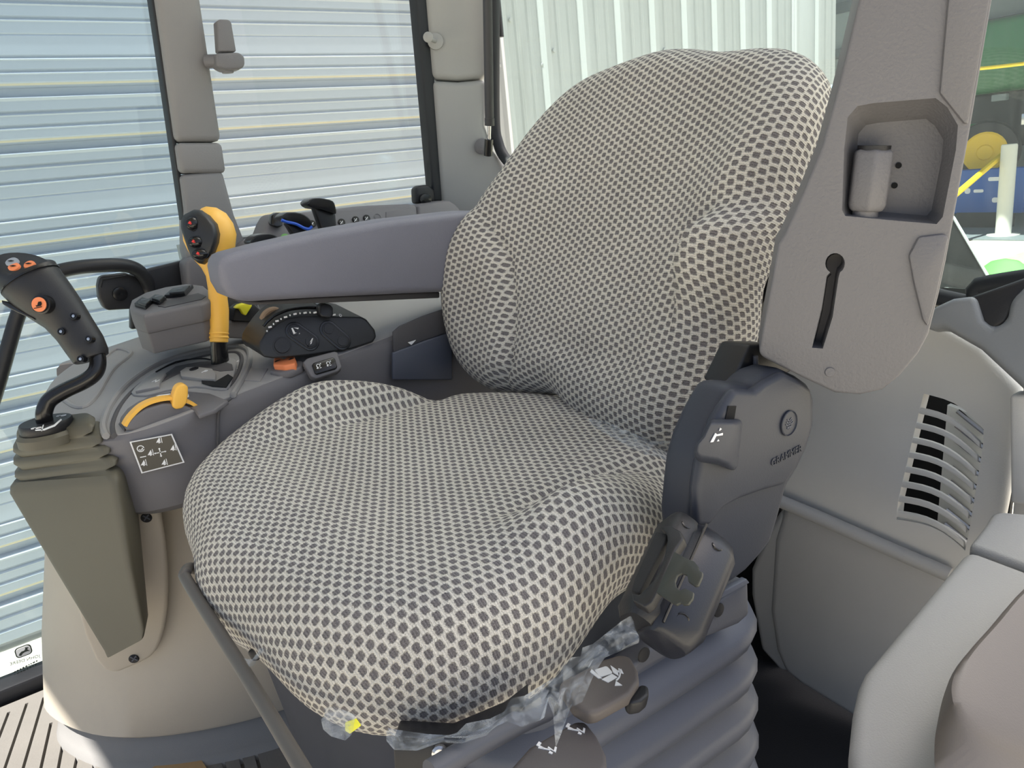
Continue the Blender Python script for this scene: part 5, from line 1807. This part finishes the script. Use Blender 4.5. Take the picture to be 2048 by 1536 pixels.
for (px, py) in ((72, 857), (122, 832)):
    c_ = dpx(px, py)
    ink('lock_symbol', [arcs((.003, 0), .0026, 0, 340, .0004), arcs((-.003, .001), .0022, 30, 300, .0004)], c_, V((.9, -.4, 0)).normalized(), V((.4, .9, 0)), M_WHITE, dsc)
lathe('lock_pin', [(.0032, 0), (.0032, .003), (.0001, .005)], dpx(85, 844), UP, M_METAL, dsc, 12)
tube('stem', [at(*q) for q in ()] or [at(92, 850, D=.912), at(88, 828, D=.905), at(98, 802, D=.905), at(128, 782, D=.908), at(166, 764, D=.912), at(188, 748, D=.915), at(196, 728, D=.918), at(192, 700, D=.92), at(180, 680, D=.92)], .0092, M_BLACKG, js, 18, 6)
jc = [(184, 717, 33, .8, .92), (182, 712, 36, .8, .92), (170, 690, 39, .8, .92), (150, 660, 40, .8, .92), (128, 630, 44, .8, .918), (100, 602, 52, .78, .915), (76, 578, 57, .76, .912), (60, 560, 60, .74, .911), (52, 546, 60, .7, .911), (46, 534, 60, .66, .9085), (44, 528, 56, .62, .9055)]
gripr = oval_rings(jc, .92)
grip = loft('grip', gripr, M_BLACK, js, angle=50)
ring_ = oval_rings([(62, 562, 61, .75, .91), (60.5, 559.5, 61, .75, .91)], .91)
loft('seam', ring_, M_BLACKG, grip)
PGT = (at(43, 528, D=.9065), ((at(43, 528, D=.9065) - at(46, 534, D=.909)).normalized() * .8 - FWD * .35).normalized())
for nm, px, py, rx, ry, mt in (('grey_button', 24, 525, 13, 7, M_GREYB), ('orange_button', 28, 535, 12, 6, M_ORB), ('orange_button', 59, 530, 11, 7, M_ORB)):
    c_ = at(px, py, pl=PGT, h=.003)
    k_ = (c_ - EYE).dot(FWD) / F_PX
    e1_ = (RIGHT - PGT[1] * RIGHT.dot(PGT[1])).normalized()
    e2_ = PGT[1].cross(e1_)
    ry = rx
    loft(nm, [[c_ + (e1_ * math.cos(a) * rx + e2_ * math.sin(a) * ry) * k_ * f + PGT[1] * hh for a in [2 * math.pi * i / 20 for i in range(20)]] for f, hh in ((1, -.004), (1, 0), (.9, .0015), (.1, .002))], mt, js, angle=50)
    ink('button_mark', [[(-.004, 0), (0, .0012), (.004, .0), (0, -.001)]], c_ + PGT[1] * .0024, e1_, e2_, M_DARK, js)
oc = at(82, 609, D=.886)
on = (-FWD * .96 - RIGHT * .0 - DOWN * -.1).normalized()
ob_ = lathe('round_orange_button', [(.0110, -.010), (.0110, .0006), (.0092, .001), (.009, .0034), (.0001, .004)], oc, on, M_BLACKG, js, 24)
od = lathe('orange_cap', [(.0086, .0), (.0084, .0042), (.0001, .0046)], oc, on, M_ORB, ob_, 24)
e1_ = RIGHT
ink('tractor_mark', [[(-.003, -.001), (-.001, -.001), (.000, .003), (.003, .0035), (.004, .001), (.003, -.0015), (-.002, -.0025)], [(-.005, -.005), (.004, -.003), (.004, -.0022), (-.005, -.0042)]], oc + on * .0048, RIGHT, -DOWN, M_DARK, od)
for (px, py) in ((147, 632), (122, 663), (177, 678), (161, 718)):
    c_ = at(px, py, D=.8985)
    lathe('screw', [(.0042, -.008), (.0042, .0006), (.003, .0008), (.0028, -.0005), (.0001, -.0003)], c_, -FWD, M_BLACKG, js, 14)
    lathe('screw_head', [(.0020, -.0004), (.0018, .0008), (.0001, .001)], c_, -FWD, M_METAL, js, 10)
slab('trigger', [at(*q, D=.900) for q in ((2, 600), (20, 606), (44, 622), (66, 634), (70, 640), (50, 632), (20, 618), (4, 608))], FWD * .02, M_BLACKG, js, .002)

# --- three black knob levers behind the armrest
YL = 1.20
def knob_lever(label, cap, stem, stripe=None, mat=None):
    t = thing('hydraulic_lever', label, 'lever', at(stem[0][0], stem[0][1], Y=YL), 'knob levers behind the armrest')
    k = slab('knob', [at(*q, Y=YL - .014) for q in cap], V((0, .034, 0)), M_BLACKG, t, .007, 5, 30, 2)
    slab('stem', [at(*q, Y=YL - .006) for q in stem], V((0, .018, 0)), M_BLACK, t, .004, 3)
    if stripe:
        tube('stripe', [at(*q, Y=YL - .0145) for q in stripe], .0023, mat, t, 8, 4)
    return t
knob_lever('tall black knob lever with a swept top behind the armrest', [(616, 408), (620, 400), (630, 396), (650, 397), (666, 402), (671, 412), (673, 428), (660, 424), (640, 418), (626, 416)], [(628, 414), (640, 416), (672, 426), (675, 465), (672, 500), (650, 500), (646, 465)])
knob_lever('low black knob lever with a blue stripe behind the armrest', [(564, 438), (570, 428), (580, 424), (602, 426), (616, 434), (624, 444), (624, 455), (612, 457), (590, 448)], [(572, 446), (590, 450), (624, 457), (625, 470), (620, 510), (596, 510), (590, 475)], [(563, 440), (574, 444), (592, 448), (608, 456), (618, 458), (624, 453)], M_BLUE)
knob_lever('lowest black knob lever with a green stripe at the front of the row', [(502, 488), (505, 478), (516, 470), (536, 467), (550, 470), (560, 480), (558, 492), (530, 492)], [(512, 490), (552, 490), (548, 530), (520, 530)], [(501, 489), (512, 492), (530, 493), (548, 490)], M_GRN)

# ================================================================== black rail and lamp by the door glass
hr = tube('door_handrail', [at(-30, 850, Y=1.37), at(0, 754, Y=1.37), at(18, 690, Y=1.37), at(36, 630, Y=1.37), at(62, 570, Y=1.36), at(104, 547, Y=1.355), at(163, 534, Y=1.355), at(235, 530, Y=1.36), at(270, 537, Y=1.37), at(290, 556, Y=1.38), at(298, 580, Y=1.39), at(300, 620, Y=1.39)], .0108, M_BLACK, None, 14, 5)
tag(hr, 'black bent handrail by the side door glass behind the joystick', 'handrail')
lm = thing('work_lamp', 'square black lamp back mounted under the handrail', 'lamp', at(245, 600, Y=1.395))
slab('housing', [at(*q, Y=1.385) for q in ((196, 572), (199, 556), (206, 551), (252, 546), (272, 552), (288, 572), (294, 600), (262, 618), (216, 621), (208, 616), (198, 596))], V((0, .024, 0)), M_BLACK, lm, .005)
slab('rim', [at(*q, Y=1.383) for q in ((199, 574), (203, 557), (252, 550), (254, 553), (207, 561), (203, 576))], V((0, .004, 0)), M_PODB, lm, .001)
lathe('boss', [(.012, -.004), (.011, .003), (.006, .004), (.0001, .003)], at(240, 588, Y=1.384), V((0, -1, 0)), M_BLACKG, lm, 20)
